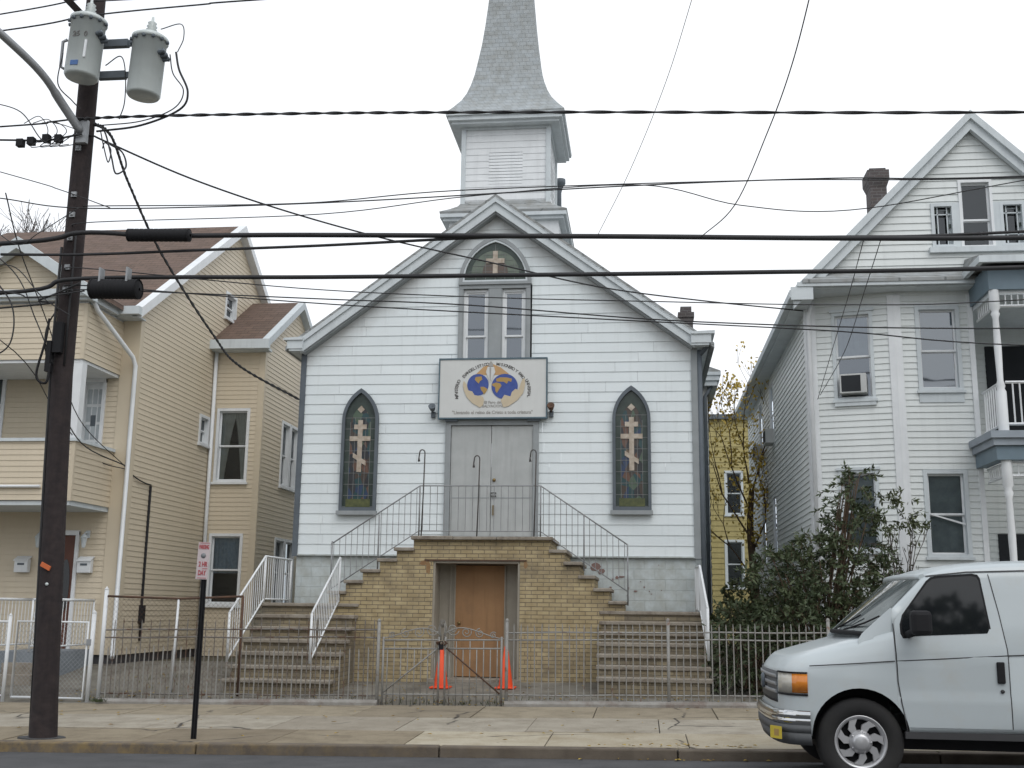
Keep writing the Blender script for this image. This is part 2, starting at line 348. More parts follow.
def dup(root, loc, label):
    def cp(o, par):
        c = o.copy(); COL.objects.link(c)
        if par: c.parent = par
        for ch in list(o.children): cp(ch, c)
        return c
    r = cp(root, None); r.location = loc; r['label'] = label; return r

def lettering(items, F, mat_, parent, name='lettering'):
    """items: (text, size, u, v, angle, width) set flat on a frame as real thin letters"""
    mb = MB()
    for txt, size, u, v, ang, width, n in items:
        cu = bpy.data.curves.new('t', 'FONT'); cu.body = txt; cu.size = size; cu.align_x = 'CENTER'; cu.align_y = 'CENTER'; cu.extrude = .002; cu.offset = .0018; cu.resolution_u = 3
        ob = bpy.data.objects.new('t', cu); COL.objects.link(ob); bpy.context.view_layer.update()
        me = bpy.data.meshes.new_from_object(ob.evaluated_get(bpy.context.evaluated_depsgraph_get()))
        xs = [q.co.x for q in me.vertices]; k = width / max(1e-6, max(xs) - min(xs)) if width else 1
        ca, sa = math.cos(ang), math.sin(ang); i = len(mb.v)
        for q in me.vertices:
            x, y = q.co.x * k, q.co.y; mb.v.append(tuple(F(u + x * ca - y * sa, v + x * sa + y * ca, n + q.co.z)))
        for p in me.polygons: mb.f.append(tuple(i + j for j in p.vertices)); mb.sm.append(False)
        bpy.data.objects.remove(ob); bpy.data.curves.remove(cu); bpy.data.meshes.remove(me)
    return mb.build(name, mat_, parent)

def siding(mb, F, v0, v1, pitch, lip, ul, ur, openings=(), boards=0):
    """lapped boards: every course leans out at its foot and has an underside"""
    i = 0
    while v0 + i * pitch < v1 - 1e-4:
        a = v0 + i * pitch; b = min(a + pitch, v1); i += 1
        br = sorted({a, b} | {x for o in openings for x in (o[2], o[3]) if a + 1e-4 < x < b - 1e-4})
        off = lambda v: lip * (1 - (v - a) / pitch) + .002
        jn = []
        if boards:
            x = ul(a) + R.uniform(.3, boards)
            while x < ur(a): jn.append((x - .0015, x + .0015)); x += R.uniform(.55, 1.2) * boards
        for c, d in zip(br, br[1:]):
            la, ra, lb, rb = ul(c), ur(c), ul(d), ur(d)
            if la >= ra: continue
            if lb > rb: lb = rb = (lb + rb) / 2
            cuts = sorted([(o[0], o[1]) for o in openings if o[2] < (c + d) / 2 < o[3]] + [q for q in jn if max(la, lb) + .1 < q[0] < min(ra, rb) - .1])
            segs = []; xa, xb = la, lb
            for p, q in cuts:
                if p > xa: segs.append((xa, p, xb, p))
                xa = max(xa, q); xb = max(xb, q)
            if xa < ra: segs.append((xa, ra, xb, max(rb, xb)))
            for sa, ea, sb, eb in segs:
                mb.poly([F(sa, c, off(c)), F(ea, c, off(c)), F(eb, d, off(d)), F(sb, d, off(d))])
                if c == a: mb.poly([F(sa, c, 0), F(ea, c, 0), F(ea, c, off(c)), F(sa, c, off(c))])
K = lambda c: (lambda v: c)

def window(parent, F, u0, u1, v0, v1, trim=.07, tm='white', split=.5, fill='dark', pane='glass', name='window', sashm=None, sill=True, fillv=None, out=.035, crown=False, ins=1.0):
    """a sash window set in a real opening: casing, sashes, panes, sill and what hangs behind"""
    t = trim; mb = MB()
    mb.fbox(F, u0, u0 + t, v0, v1, -.14, out); mb.fbox(F, u1 - t, u1, v0, v1, -.14, out)
    mb.fbox(F, u0 + t, u1 - t, v1 - t, v1, -.14, out); mb.fbox(F, u0 + t, u1 - t, v0, v0 + t * .7, -.14, out)
    if crown: mb.fbox(F, u0 - .03, u1 + .03, v1, v1 + .05, 0, out + .03)
    w = mb.build(name, M[tm], parent)
    a, b, c, d = u0 + t, u1 - t, v0 + t * .7, v1 - t; s = .035; mid = c + (d - c) * split
    sm = M[sashm or tm]; q = MB()
    for lo, hi, n in ((c, mid, -.085 * ins), (mid - .02, d, -.05 * ins)):
        q.fbox(F, a, a + s, lo, hi, n - .03, n); q.fbox(F, b - s, b, lo, hi, n - .03, n)
        q.fbox(F, a + s, b - s, lo, lo + s, n - .03, n); q.fbox(F, a + s, b - s, hi - s, hi, n - .03, n)
    q.build('sash', sm, w)
    g = MB()
    for lo, hi, n in ((c, mid, -.10 * ins), (mid, d, -.065 * ins)): g.poly([F(a + s * .5, lo, n), F(b - s * .5, lo, n), F(b - s * .5, hi, n), F(a + s * .5, hi, n)])
    g.build('pane', M[pane], w)
    if sill: MB().fbox(F, u0 - .03, u1 + .03, v0 - .05, v0, 0, out + .04).build('sill', M[tm], w)
    h = MB(); h.poly([F(u0, v0, -.32), F(u1, v0, -.32), F(u1, v1, -.32), F(u0, v1, -.32)]); h.build('dark_room', M['dark'], w)
    if fill in ('blind', 'sheer', 'lace', 'screen', 'greyblind'):
        lo = c if fillv is None else c + (d - c) * fillv; k = 24; G = [[], []]
        for j in range(k + 1):
            u = a + (b - a) * j / k; n = -.12 - (.008 * math.sin(j * 1.9) if fill not in ('blind', 'greyblind', 'screen') else 0)
            G[0].append(F(u, lo, n)); G[1].append(F(u, d, n))
        MB().grid(G).build('curtain' if fill in ('sheer', 'lace') else 'blind', M[fill], w)
    if fill == 'parted':
        k = 16
        for side in (0, 1):
            G = []
            for r in range(13):
                f = r / 12; wd = (b - a) * (.5 - .34 * max(0, (f - .12)) ** .7) if f > .12 else (b - a) * .5
                vv = d - (d - c) * f; row = []
                for j in range(k + 1):
                    x = j / k * wd; u = a + x if side == 0 else b - x; row.append(F(u, vv, -.125 - .010 * math.sin(j * 2.1)))
                G.append(row)
            MB().grid(G).build('curtain', M['sheer'], w)
    return w
# ================================================================== the setting
def gx(x): return .014 * max(-60, min(60, x))
def yard_z(x, y):
    if y < 17.5: return gx(x) - .25
    d = min(y, 21.0) - 17.7
    z = gx(x) + .17 + .075 * max(d, -.2)
    if x < -7.3: z += .062 * max(0, d) * min(1, (-7.3 - x) / .8)
    return z
xs = [-900, -310, -150, -60, -40, -30, -24] + [-20 + .5 * k for k in range(77)] + [20, 24, 30, 40, 60, 150, 310, 900]
ys = [-900, -310, -100, -40, -20, 0, 10, 17.3, 17.55, 17.75, 18.2, 18.8, 19.4, 20, 20.6, 21, 21.6, 22.5, 24, 27, 30, 36, 45, 60, 100, 200, 310, 1200]
setting(MB().grid([[(x, y, yard_z(x, y) if y > 17.4 else gx(x) - .25) for x in xs] for y in ys], True).build('ground', M['earth']))
yx = [x for x in xs if -16 <= x <= 14]; yy = [17.6, 17.75, 18.2, 18.8, 19.4, 20, 20.6, 21, 21.6, 22.4]
setting(MB().grid([[(x, y, yard_z(x, y) + .012) for x in yx] for y in yy], True).build('yard_paving', M['yard']))
rx = [-300, -150, -60] + list(range(-40, 41, 4)) + [60, 150, 300]
setting(MB().grid([[(x, y, gx(x) + .02 * min(12.95 - y, y - 4.2 if y < 8.5 else 9)) for x in rx] for y in (4.2, 6, 8.57, 10.5, 12.0, 12.6, 12.96)], True).build('road', M['asphalt']))
# kerb stones laid end to end
kb = MB(); x = -40.0
while x < 30:
    L = R.uniform(2.2, 3.0); dz = R.uniform(-.012, .008); dy = R.uniform(-.01, .01)
    kb.hexa([(x, 12.95 + dy, gx(x) - .2), (x + L - .012, 12.95 + dy, gx(x + L) - .2), (x + L - .012, 13.12, gx(x + L) - .2), (x, 13.12, gx(x) - .2),
             (x, 12.965 + dy, gx(x) + .115 + dz), (x + L - .012, 12.965 + dy, gx(x + L) + .115 + dz), (x + L - .012, 13.12, gx(x + L) + .12 + dz), (x, 13.12, gx(x) + .12 + dz)])
    x += L
setting(kb.build('kerb', M['kerb'], bevel=.018))
sz = lambda x, y: gx(x) + .117 + .016 * (y - 13.1)
sl = MB(); pale = False
for (ya, yb, step, off) in ((13.13, 14.42, 1.62, .0), (14.43, 15.98, 1.66, .35), (15.99, 17.58, 1.7, .2)):
    x = -40 + off
    while x < 30:
        a, b = x, x + step - .012; t = R.uniform(-.006, .006); q = R.uniform(-.004, .004)
        sl.hexa([(a, ya, sz(a, ya) - .1), (b, ya, sz(b, ya) - .1), (b, yb, sz(b, yb) - .1), (a, yb, sz(a, yb) - .1),
                 (a, ya, sz(a, ya) + t), (b, ya, sz(b, ya) + q), (b, yb, sz(b, yb) + q), (a, yb, sz(a, yb) + t)])
        x += step
        if ya < 13.5 and -3.2 < x + .01 and not pale: pale = True; setting(sl.build('sidewalk', M['concbrown'], bevel=.006)); sl = MB()
    setting(sl.build('sidewalk', M['concpale' if ya < 13.5 else 'concrete' if ya < 15 else 'concbrown2'], bevel=.006)); sl = MB()
setting(MB().grid([[(x, y, sz(x, y) - .022) for x in range(-40, 31)] for y in (13.0, 15, 17.6)]).build('pavement_joint_bed', M['joint']))
# the far pavement behind the photographer
setting(MB().grid([[(x, y, gx(x) + .11) for x in range(-40, 41, 4)] for y in (0.5, 4.0)]).build('opposite_pavement', M['concrete']))

# ================================================================== church
CX, CY, CZ = -2.94, 22.0, .3
ch = thing('church', 'white clapboard church with a grey shingled steeple, pointed stained glass windows and grey double doors', 'church', (CX, CY, 0))
WL, WR, RK, AP = -6.92, 1.04, .737, 10.02
F = FX(CY, CX)                                       # u from the ridge line
rake = lambda v: (AP - .28 - v) / RK
ulc = lambda v: -min(3.98, max(0, rake(v))); urc = lambda v: min(3.98, max(0, rake(v)))
mb = MB()
TWo = (-.76, .75, 6.55, 8.14); DRo = (-.93, .87, 2.9, 5.30)
siding(mb, F, 2.64, 9.74, .203, .013, ulc, urc, [TWo, DRo], 3.2)
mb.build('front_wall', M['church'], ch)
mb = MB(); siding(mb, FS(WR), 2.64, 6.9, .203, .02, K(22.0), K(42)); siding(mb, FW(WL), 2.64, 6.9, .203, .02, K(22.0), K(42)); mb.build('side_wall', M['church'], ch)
MB().box(WL - .03, WR + .03, 41.9, 42.0, 0, 6.9).build('back_wall', M['church'], ch)
MB().box(WL + .03, WR - .03, 22.035, 42, 0, 2.62).box(WL - .02, WR + .02, 21.96, 22.05, 2.615, 2.645).build('foundation', M['block'], ch)
# red brick showing where the paint fell away
mb = MB()
for x, z, w_, h_ in ((-.93, 2.44, .16, .13), (-.80, 2.36, .10, .10), (-.50, 2.24, .07, .045), (-.42, 2.25, .09, .03), (-.58, 2.2, .03, .06), (-.15, 1.98, .06, .025), (-.28, 2.03, .025, .04), (.02, 2.06, .03, .022), (.12, 1.98, .018, .025), (.16, 1.93, .025, .015), (-.05, 2.16, .016, .016), (-.3, 1.9, .03, .018), (.35, 2.0, .014, .02), (.3, 2.48, .02, .012), (-.62, 2.05, .035, .025)):
    w_ *= .8; h_ *= .75; pts = [(x + w_ * math.cos(2 * PI * j / 9) * R.uniform(.5, 1.05), z + h_ * math.sin(2 * PI * j / 9) * R.uniform(.5, 1.05)) for j in range(9)]
    mb.prism(FX(22.03), pts, 0, R.uniform(.003, .006))
mb.build('bare_brick_patch', M['oldred'], ch)
for x0, x1 in ((WL - .05, WL + .06), (WR - .05, WR + .07)):
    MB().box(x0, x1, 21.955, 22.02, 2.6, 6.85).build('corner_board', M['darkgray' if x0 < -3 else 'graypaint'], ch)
MB().tube([(1.16, 21.97, 6.7), (1.16, 21.97, .9)], .05, 8).tube([(1.35, 21.9, 6.82), (1.30, 21.9, 6.75), (1.16, 21.97, 6.6)], .045, 8).build('downspout', M['darkgray'], ch)
# roof slabs, rakes, returns
ez = lambda x: AP - RK * abs(x - CX)
def slab(mb, x0, x1, y0, y1, t, z=ez):
    mb.hexa([(x0, y0, z(x0) - t), (x1, y0, z(x1) - t), (x1, y1, z(x1) - t), (x0, y1, z(x0) - t), (x0, y0, z(x0)), (x1, y0, z(x1)), (x1, y1, z(x1)), (x0, y1, z(x0))])
mb = MB(); slab(mb, -7.24, CX, 21.70, 42.3, .10); slab(mb, CX, 1.44, 21.70, 42.3, .10); mb.build('roof', M['roofgrey'], ch)
Fr = FX(21.74, CX)
def rakeboard(n0, n1, d0, d1, hw):
    mb = MB()
    for s in (-1, 1):
        z0 = AP - CZ * 0
        pts = [(0, z0 - d0), (s * hw, z0 - d0 - RK * hw), (s * hw, z0 - d1 - RK * hw), (0, z0 - d1)]
        if s > 0: pts = pts[::-1]
        mb.prism(Fr, pts, n0, n1)
    return mb
rakeboard(-.06, .0, .105, .36, 4.0).build('rake_board', M['trim'], ch)
rakeboard(.002, .04, .06, .17, 4.0).build('rake_moulding', M['trim'], ch)
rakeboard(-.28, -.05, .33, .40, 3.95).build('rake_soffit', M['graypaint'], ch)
for xa, xb, xc in ((-7.20, -6.87, -7.27), (.99, 1.38, 1.45)):
    lo, hi = (min(xa, xc), xb) if xa < -3 else (xa, max(xb, xc))
    MB().box(xa, xb, 21.66, 42.2, 6.79, 6.965).box(xa + (.04 if xa < -3 else 0), xb - (.04 if xa > -3 else 0), 21.68, 42.2, 6.745, 6.79).hexa([(lo, 21.63, 6.965), (hi, 21.63, 6.965), (hi, 42.2, 6.965), (lo, 42.2, 6.965), (lo, 21.63, 7.01), (hi, 21.63, 7.03), (hi, 42.2, 7.03), (lo, 42.2, 7.01)]).build('eave_return', M['trim'], ch, merge=True)
# pointed windows
def gothic(hw, v0, vs, va, k=9):
    h = va - vs; r = (hw * hw + h * h) / (2 * hw); out = [(-hw, v0), (hw, v0)]
    t1 = math.asin(h / r)
    out += [(hw - r + r * math.cos(t1 * j / k), vs + r * math.sin(t1 * j / k)) for j in range(k + 1)]
    out += [(-(hw - r + r * math.cos(t1 * j / k)), vs + r * math.sin(t1 * j / k)) for j in range(k - 1, -1, -1)]
    return out
def cross(F, c, v0, v1, w, arms, slant=None):
    mb = MB(); mb.fbox(F, c - w, c + w, v0, v1, .012, .024)
    for v, h in arms: mb.fbox(F, c - h, c - w, v - w, v + w, .012, .0235).fbox(F, c + w, c + h, v - w, v + w, .012, .0235)
    if slant:
        v, h, d = slant
        for s in (-1, 1): mb.prism(F, [(c + s * w, v - s * w * d / h - w), (c + s * h, v - d * s - w), (c + s * h, v - d * s + w), (c + s * w, v - s * w * d / h + w)][::s], .012, .0235)
    return mb
def lancet(xc, v0, vs, va, label):
    f = Frame((xc, 21.955, 0), (1, 0, 0), (0, -1, 0))
    w = MB().ring(f, gothic(.375, v0, vs, va), gothic(.315, v0 + .09, vs, va - .09), -.02, .07).build('pointed_window', M['darkgray'], ch)
    if label: w['label'] = label
    MB().prism(f, gothic(.316, v0 + .088, vs, va - .088), -.01, .004).build('pane', M['stained'], w)
    mb = MB().ring(f, gothic(.314, v0 + .09, vs, va - .09), gothic(.215, v0 + .26, vs - .12, va - .34), .004, .009)
    mb.build('border_glass', M['greenglass'], w)
    MB().fbox(f, -.25, .25, v0 + .1, v0 + .26, .0095, .012).build('base_glass', M['oliveglass'], w)
    cross(f, 0, v0 + .80, v0 + 1.86, .048, [(v0 + 1.72, .13), (v0 + 1.48, .215)], (v0 + 1.06, .135, .085)).build('orthodox_cross', M['cream'], w)
    d = .075; vc = va - .43
    MB().prism(f, [(0, vc - d), (d, vc), (0, vc + d), (-d, vc)], .010, .016).build('quatrefoil', M['cream'], w)
    mb = MB()
    for k in (-.21, -.11, 0, .11, .21): mb.fbox(f, k - .004, k + .004, v0 + .1, vs - .02 + (.1 if abs(k) < .2 else 0), .008, .0115)
    for k in range(9): mb.fbox(f, -.31, .31, v0 + .10 + .225 * k, v0 + .109 + .225 * k, .008, .0118)
    mb.build('lead_came', M['lead'], w)
    MB().fbox(f, -.42, .40, v0 - .06, v0 + .02, 0, .09).build('sill', M['graypaint'], w)
lancet(-5.66, 3.48, 5.32, 5.99, None); lancet(-.195, 3.50, 5.32, 5.99, None)
# gable window: leaded arch over two sashes
f = Frame((-2.955, 21.955, 0), (1, 0, 0), (0, -1, 0))
gw = MB().ring(f, gothic(.755, 8.14, 8.16, 9.20), gothic(.675, 8.20, 8.2, 9.10), -.02, .06).build('arched_window', M['graypaint'], ch)
MB().ring(f, gothic(.672, 8.203, 8.205, 9.096), gothic(.635, 8.235, 8.24, 9.05), 0, .05).build('arch_moulding', M['trim'], gw)
MB().prism(f, gothic(.64, 8.22, 8.23, 9.055), -.01, .004).build('pane', M['palegreen'], gw)
MB().ring(f, gothic(.635, 8.235, 8.24, 9.05), gothic(.50, 8.36, 8.37, 8.88), .004, .008).build('border_glass', M['greenglass'], gw)
mb = MB(); k = [(.27 * math.cos(PI * j / 10), 8.36 + .36 * math.sin(PI * j / 10)) for j in range(11)]; mb.prism(f, k, .004, .0075); mb.build('red_glass', mat('rose_glass', (.13, .085, .07), (.085, .075, .06), scale=9, rough=.3), gw)
cross(f, 0, 8.30, 8.86, .05, [(8.65, .19)]).build('cross', M['cream'], gw)
mb = MB()
for k in range(6): mb.fbox(f, -.56 + .02 * k * k, .56 - .02 * k * k, 8.30 + .12 * k, 8.306 + .12 * k, .006, .011)
for k in (-.4, -.2, 0, .2, .4): mb.fbox(f, k - .004, k + .004, 8.24, 9.0 - abs(k) * 1.0, .006, .0105)
mb.build('lead_came', M['lead'], gw)
sf = MB(); f2 = FX(21.985, CX - .015)
for a, b in ((-.745, -.665), (-.11, .135), (.655, .735)): sf.fbox(f2, a, b, 6.5, 8.06, -.02, .05)
sf.fbox(f2, -.745, .735, 8.06, 8.16, -.02, .055).build('sash_surround', M['graypaint'], ch)
for a, b in ((-.665, -.11), (.135, .655)):
    window(ch, f2, a + .02, b - .02, 6.5, 8.05, .05, 'white', .37, 'screen', 'glassblue', sill=False, out=-.02)
    MB().fbox(f2, a, a + .02, 6.5, 8.06, -.05, .04).fbox(f2, b - .02, b, 6.5, 8.06, -.05, .04).build('reveal', M['graypaint'], ch)
# double doors
f = FX(21.99, CX)
mb = MB().fbox(f, -.97, -.86, 2.9, 5.34, -.03, .06).fbox(f, .80, .91, 2.9, 5.34, -.03, .06).fbox(f, -.86, .80, 5.22, 5.34, -.03, .06).fbox(f, -1.0, .94, 5.34, 5.40, -.03, .10)
mb.build('door_surround', M['graypaint'], ch)
for a, b in ((-.855, -.045), (-.035, .795)):
    d = MB().fbox(f, a, b, 2.9, 5.215, -.05, .015).build('door', M['door'], ch, bevel=.006)
    MB().fbox(f, a + .02, b - .02, 3.76, 3.775, .0155, .02).fbox(f, a + .01, b - .01, 2.98, 3.02, .0155, .022).build('door_strip', M['graypaint'], d)
    if a > -.5:
        MB().fbox(f, a + .04, a + .07, 3.42, 3.62, .02, .05).lathe(f(a + .06, 4.12, .02), (0, -1, 0), [(.0, .03), (.03, .03), (.035, 0)], 12).build('handle', M['chrn'], d)
        MB().tube([f(a + .005, 3.86, .02), f(a + .005, 3.86, .06), f(a + .1, 3.86, .06), f(a + .1, 3.86, .02)], .011, 6).tube([f(a + .005, 3.80, .02), f(a + .005, 3.80, .05), f(a + .1, 3.80, .05), f(a + .1, 3.80, .02)], .01, 6).build('latch', M['iron'], d)
MB().fbox(f, -1.0, .95, 2.84, 2.9, 0, .12).build('threshold', M['slab'], ch)
# steeple
TX, TY, HW = -2.98, 24.6, .965
MB().box(TX - 1.22, TX + 1.22, TY - 1.22, TY + 1.22, 8.2, 10.1).build('tower_base', M['white'], ch)
mb = MB()
for fr in (FX(TY - HW, TX), Frame((TX + HW, TY, 0), (0, 1, 0), (1, 0, 0)), Frame((TX - HW, TY, 0), (0, 1, 0), (-1, 0, 0)), Frame((TX, TY + HW, 0), (1, 0, 0), (0, 1, 0))):
    siding(mb, fr, 10.0, 12.45, .155, .009, K(-HW), K(HW), [(-.38, .38, 11.0, 11.75)])
tw = mb.build('belfry', M['white'], ch)
lv = MB()
for fr in (FX(TY - HW, TX), Frame((TX + HW, TY, 0), (0, 1, 0), (1, 0, 0))):
    lv.fbox(fr, -.38, .38, 11.0, 11.75, -.06, -.05)
    for k in range(10): lv.prism(Frame(fr(-.38, 0, 0), fr.dn, -fr.du), [(-.03, 11.0 + .075 * k), (.014, 11.0 + .075 * k), (.008, 11.05 + .075 * k), (-.004, 11.075 + .075 * k), (-.03, 11.075 + .075 * k)], -.76, 0)
lv.build('louvre', M['white'], tw)
mb = MB()
for sx in (-1, 1):
    for sy in (-1, 1): mb.box(TX + sx * HW - .05, TX + sx * HW + .05, TY + sy * HW - .05, TY + sy * HW + .05, 10.0, 12.3)
mb.build('corner_post', M['trim'], tw)
def pyramid(mb, prof, cap=True):
    G = []
    for w, z in prof:
        n = 5; row = []
        for sx, sy, ex, ey in ((-1, -1, 1, -1), (1, -1, 1, 1), (1, 1, -1, 1), (-1, 1, -1, -1)):
            for j in range(n): row.append((TX + w * (sx + (ex - sx) * j / n), TY + w * (sy + (ey - sy) * j / n), z))
        G.append(row)
    mb.grid(G, False, True); return mb
skirt = pyramid(MB(), [(1.40, 10.17), (1.415, 10.22), (1.22, 10.34), (1.06, 10.46), (.97, 10.60)]).build('skirt_roof', M['roofgrey'], ch)
mb = pyramid(MB(), [(1.2, 10.02), (1.34, 10.02), (1.34, 10.09), (1.40, 10.09), (1.40, 10.172), (1.0, 10.172)]).build('skirt_cornice', M['trim'], skirt)
sp = pyramid(MB(), [(1.335, 12.555), (1.345, 12.60), (1.19, 12.80), (1.04, 13.02), (.935, 13.24), (.85, 13.5), (.782, 13.78), (.71, 14.2), (.645, 14.6), (.585, 15.1), (.535, 15.6), (.46, 16.5), (.36, 17.8), (.24, 19.4), (.12, 21.0), (.03, 22.2)]).build('spire', M['spire'], ch)
pyramid(MB(), [(.9, 12.30), (1.02, 12.30), (1.02, 12.36), (1.22, 12.36), (1.22, 12.41), (1.29, 12.43), (1.29, 12.52), (1.335, 12.53), (1.335, 12.565), (.8, 12.565)]).build('spire_cornice', M['trim'], sp)
MB().lathe((TX, TY, 22.1), (0, 0, 1), [(.03, 0), (.09, .1), (.03, .22), (.02, .4), (0, .9)], 10).build('finial', M['trim'], sp)
MB().tube([(-2.0, 27, 9.0), (-2.03, 27, 12.05), (-1.97, 27, 12.3)], .07, 8).lathe((-1.99, 27, 12.2), (0, 0, 1), [(.07, 0), (.13, .08), (.13, .2), (.0, .22)], 10).build('vent_pipe', M['darkgray'], ch)
c = MB().box(.92, 1.24, 26.0, 26.4, 6.9, 8.55).box(.89, 1.27, 25.97, 26.43, 8.45, 8.57).box(.95, 1.21, 26.03, 26.37, 8.57, 8.72).build('chimney', M['redbrick'], ch)
# lower wing on the right
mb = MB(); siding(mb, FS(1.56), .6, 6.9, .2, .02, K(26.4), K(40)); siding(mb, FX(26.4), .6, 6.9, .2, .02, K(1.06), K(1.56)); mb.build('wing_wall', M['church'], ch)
MB().box(1.06, 1.84, 26.2, 40, 6.96, 7.08).box(1.06, 1.79, 26.24, 40, 6.84, 6.96).box(1.06, 1.87, 26.17, 40.0, 7.08, 7.16).build('wing_cornice', M['trim'], ch)
MB().hexa([(1.0, 26.17, 7.16), (1.87, 26.17, 7.16), (1.87, 40, 7.16), (1.0, 40, 7.16), (1.0, 26.17, 7.5), (1.86, 26.17, 7.19), (1.86, 40, 7.19), (1.0, 40, 7.5)]).build('wing_roof', M['roofgrey'], ch)
MB().tube([(1.66, 26.35, 6.84), (1.5, 26.32, 6.6), (1.5, 26.32, .6)], .045, 8).build('downspout', M['darkgray'], ch)

# ================================================================== entrance staircase
st = thing('entrance_staircase', 'tan brick church stoop with double stone stairs and a plywood cellar door under it', 'staircase', (-2.94, 20.3, .3))
Z = lambda k: .42 + .21 * k
def flight(x0, x1, za, dz, y0, dy, n, yend, base):
    bd = MB()
    for k in range(n + 1):
        y = y0 + dy * k; z = za + dz * k; e = yend if k < n else yend + 1.66
        bd.box(x0 + .05, x1 - .05, y + .04 + .0005 * k, (y0 + dy * (k + 1) + .04) if k < n else 21.96, base, z - .065)
        t = MB(); ye = y + dy + .05 if k < n else 21.96
        j = [R.uniform(-.012, .012) for _ in range(3)]
        t.box(x0 + j[0], x1 + j[1], y + j[2], ye, z - .065, z + R.uniform(-.004, .004)); t.build('tread_slab', M['slab'], st, bevel=.014)
    return bd
bd = flight(-7.02, -5.13, .42, .21, 18.6, .28, 6, 20.3, .05); bd.build('stair_side', M['brickold'], st)
bd = flight(-.78, 1.09, .55, .176, 18.6, .28, 6, 20.3, .05); bd.build('stair_side', M['brickold'], st)
F0 = FX(20.32)
L = [(-3.79, .1), (-3.79, 2.835)]
for k in (5, 4, 3, 2, 1, 0):
    x = -5.75 + .31 * k; z = 1.9 + .2 * k - .065
    L += [(x + .04 + (.31 if k < 5 else 0), z), (x + .04, z)] if k < 5 else [(x + .04, z)]
L += [(-5.71, .1)]
mb = MB(); mb.prism(F0, L[::-1], -1.64, 0)
Rr = [(-2.20, .1), (-2.20, 2.835)]
for k in range(6):
    x = -1.62 + .265 * k; z = 2.9 - .225 * k - .065
    Rr += [(x - .04, z)] if k == 0 else [(x - .265 - .04, z), (x - .04, z)]
Rr += [(-.335, .1)]
mb.prism(F0, Rr, -1.64, 0); mb.fbox(F0, -3.79, -2.20, 2.485, 2.835, -1.64, -.003)
mb.build('brick_wall', M['brick'], st)
for k in range(5):
    x = -5.75 + .31 * k + R.uniform(-.012, .012); z = 1.9 + .2 * k + R.uniform(-.008, .008)
    MB().box(x, -5.75 + .31 * (k + 1) + .06, 20.26 + R.uniform(-.015, .015), 21.95, z - .062, z).build('tread_slab', M['slab'], st, bevel=.014)
for k in range(1, 6):
    x = -1.62 + .265 * k + R.uniform(-.015, .015); z = 2.9 - .225 * k + R.uniform(-.008, .008)
    MB().box(-1.62 + .265 * (k - 1) - .06, x, 20.25 + R.uniform(-.02, .02), 21.95, z - .062, z).build('tread_slab', M['slab'], st, bevel=.014)
mb = MB(); xx = -4.2
for x in (-3.42, -2.62, -1.60):
    mb.box(xx, x - .006, 20.22 + R.uniform(-.012, .012), 21.95, 2.835, 2.90 + R.uniform(-.006, .006)); xx = x
mb.build('landing_slab', M['slab'], st, bevel=.014)
MB().box(-3.95, -2.08, 20.305, 20.45, 2.46, 2.484).build('lintel', M['rust'], st)
for x, z, w_, h_ in ((-3.88, 2.34, .05, .16), (-3.96, 2.42, .09, .06), (-2.10, 2.40, .05, .09)):
    MB().prism(F0, [(x + w_ * math.cos(2 * PI * j / 11) * R.uniform(.55, 1), z + h_ * math.sin(2 * PI * j / 11) * R.uniform(.55, 1)) for j in range(11)], 0, .002).build('rust_stain', M['ruststain'], st)
mb = MB().box(-3.79, -3.75, 20.34, 20.92, .38, 2.46).box(-2.24, -2.20, 20.34, 20.92, .38, 2.46).box(-3.75, -2.24, 20.34, 20.92, 2.42, 2.46)
mb.box(-3.75, -3.45, 20.86, 20.92, .38, 2.42).box(-2.54, -2.24, 20.86, 20.92, .38, 2.42).box(-3.56, -3.53, 20.83, 20.86, .38, 2.42).box(-3.475, -3.45, 20.83, 20.86, .38, 2.42).box(-2.54, -2.515, 20.83, 20.86, .38, 2.42)
mb.build('door_surround', M['jamb'], st)
d = MB().box(-3.45, -2.54, 20.84, 20.89, .40, 2.40).build('cellar_door', M['ply'], st)
MB().lathe((-3.37, 20.84, 1.35), (0, -1, 0), [(.0, .05), (.03, .045), (.03, .02), (.012, 0)], 10).build('knob', M['chrn'], d)
MB().box(-3.83, -2.16, 20.28, 20.86, .30, .385).build('door_sill', M['slab'], st, bevel=.01)
# railings
def railing(pts, h, post_at, m, rt, rb=None, rr=.02, br=.008, gap=.12, up=.1):
    """pts along the foot; sloping top and bottom rails, posts and balusters between them"""
    pts = [V(p) for p in pts]; top = [p + ZUP * h for p in pts]; bot = [p + ZUP * up for p in pts]
    mb = MB().tube(top, rr, 6).tube(bot, rr * .8, 6)
    r = mb.build(rt, M[m], st)
    po = MB(); top_z = lambda p: min(((a - p).length, a.z) for a in [pts[i].lerp(pts[i + 1], q / 20) for i in range(len(pts) - 1) for q in range(21)])[1] + h
    for p in post_at: p = V(p); po.tube([p, V((p.x, p.y, top_z(p)))], rr * 1.1, 6)
    po.build('post', M[m], r)
    ba = MB()
    for a, b in zip(pts, pts[1:]):
        n = max(1, int((b - a).length / gap))
        for j in range(n):
            q = a + (b - a) * ((j + .5) / n); ba.tube([q + ZUP * up, q + ZUP * h], br, 4, False)
    ba.build('baluster', M[m], r); return r
railing([(-6.95, 18.66, .62), (-6.95, 20.35, 1.64), (-6.95, 21.93, 1.64)], .88, [(-6.95, 18.66, .68), (-6.95, 20.35, 1.66), (-6.95, 21.9, 1.66)], 'white', 'white_railing', rr=.02, br=.007)
railing([(-5.52, 18.66, .62), (-5.52, 20.3, 1.62)], .88, [(-5.52, 18.66, .68), (-5.52, 20.3, 1.70)], 'white', 'white_railing', rr=.02, br=.007)
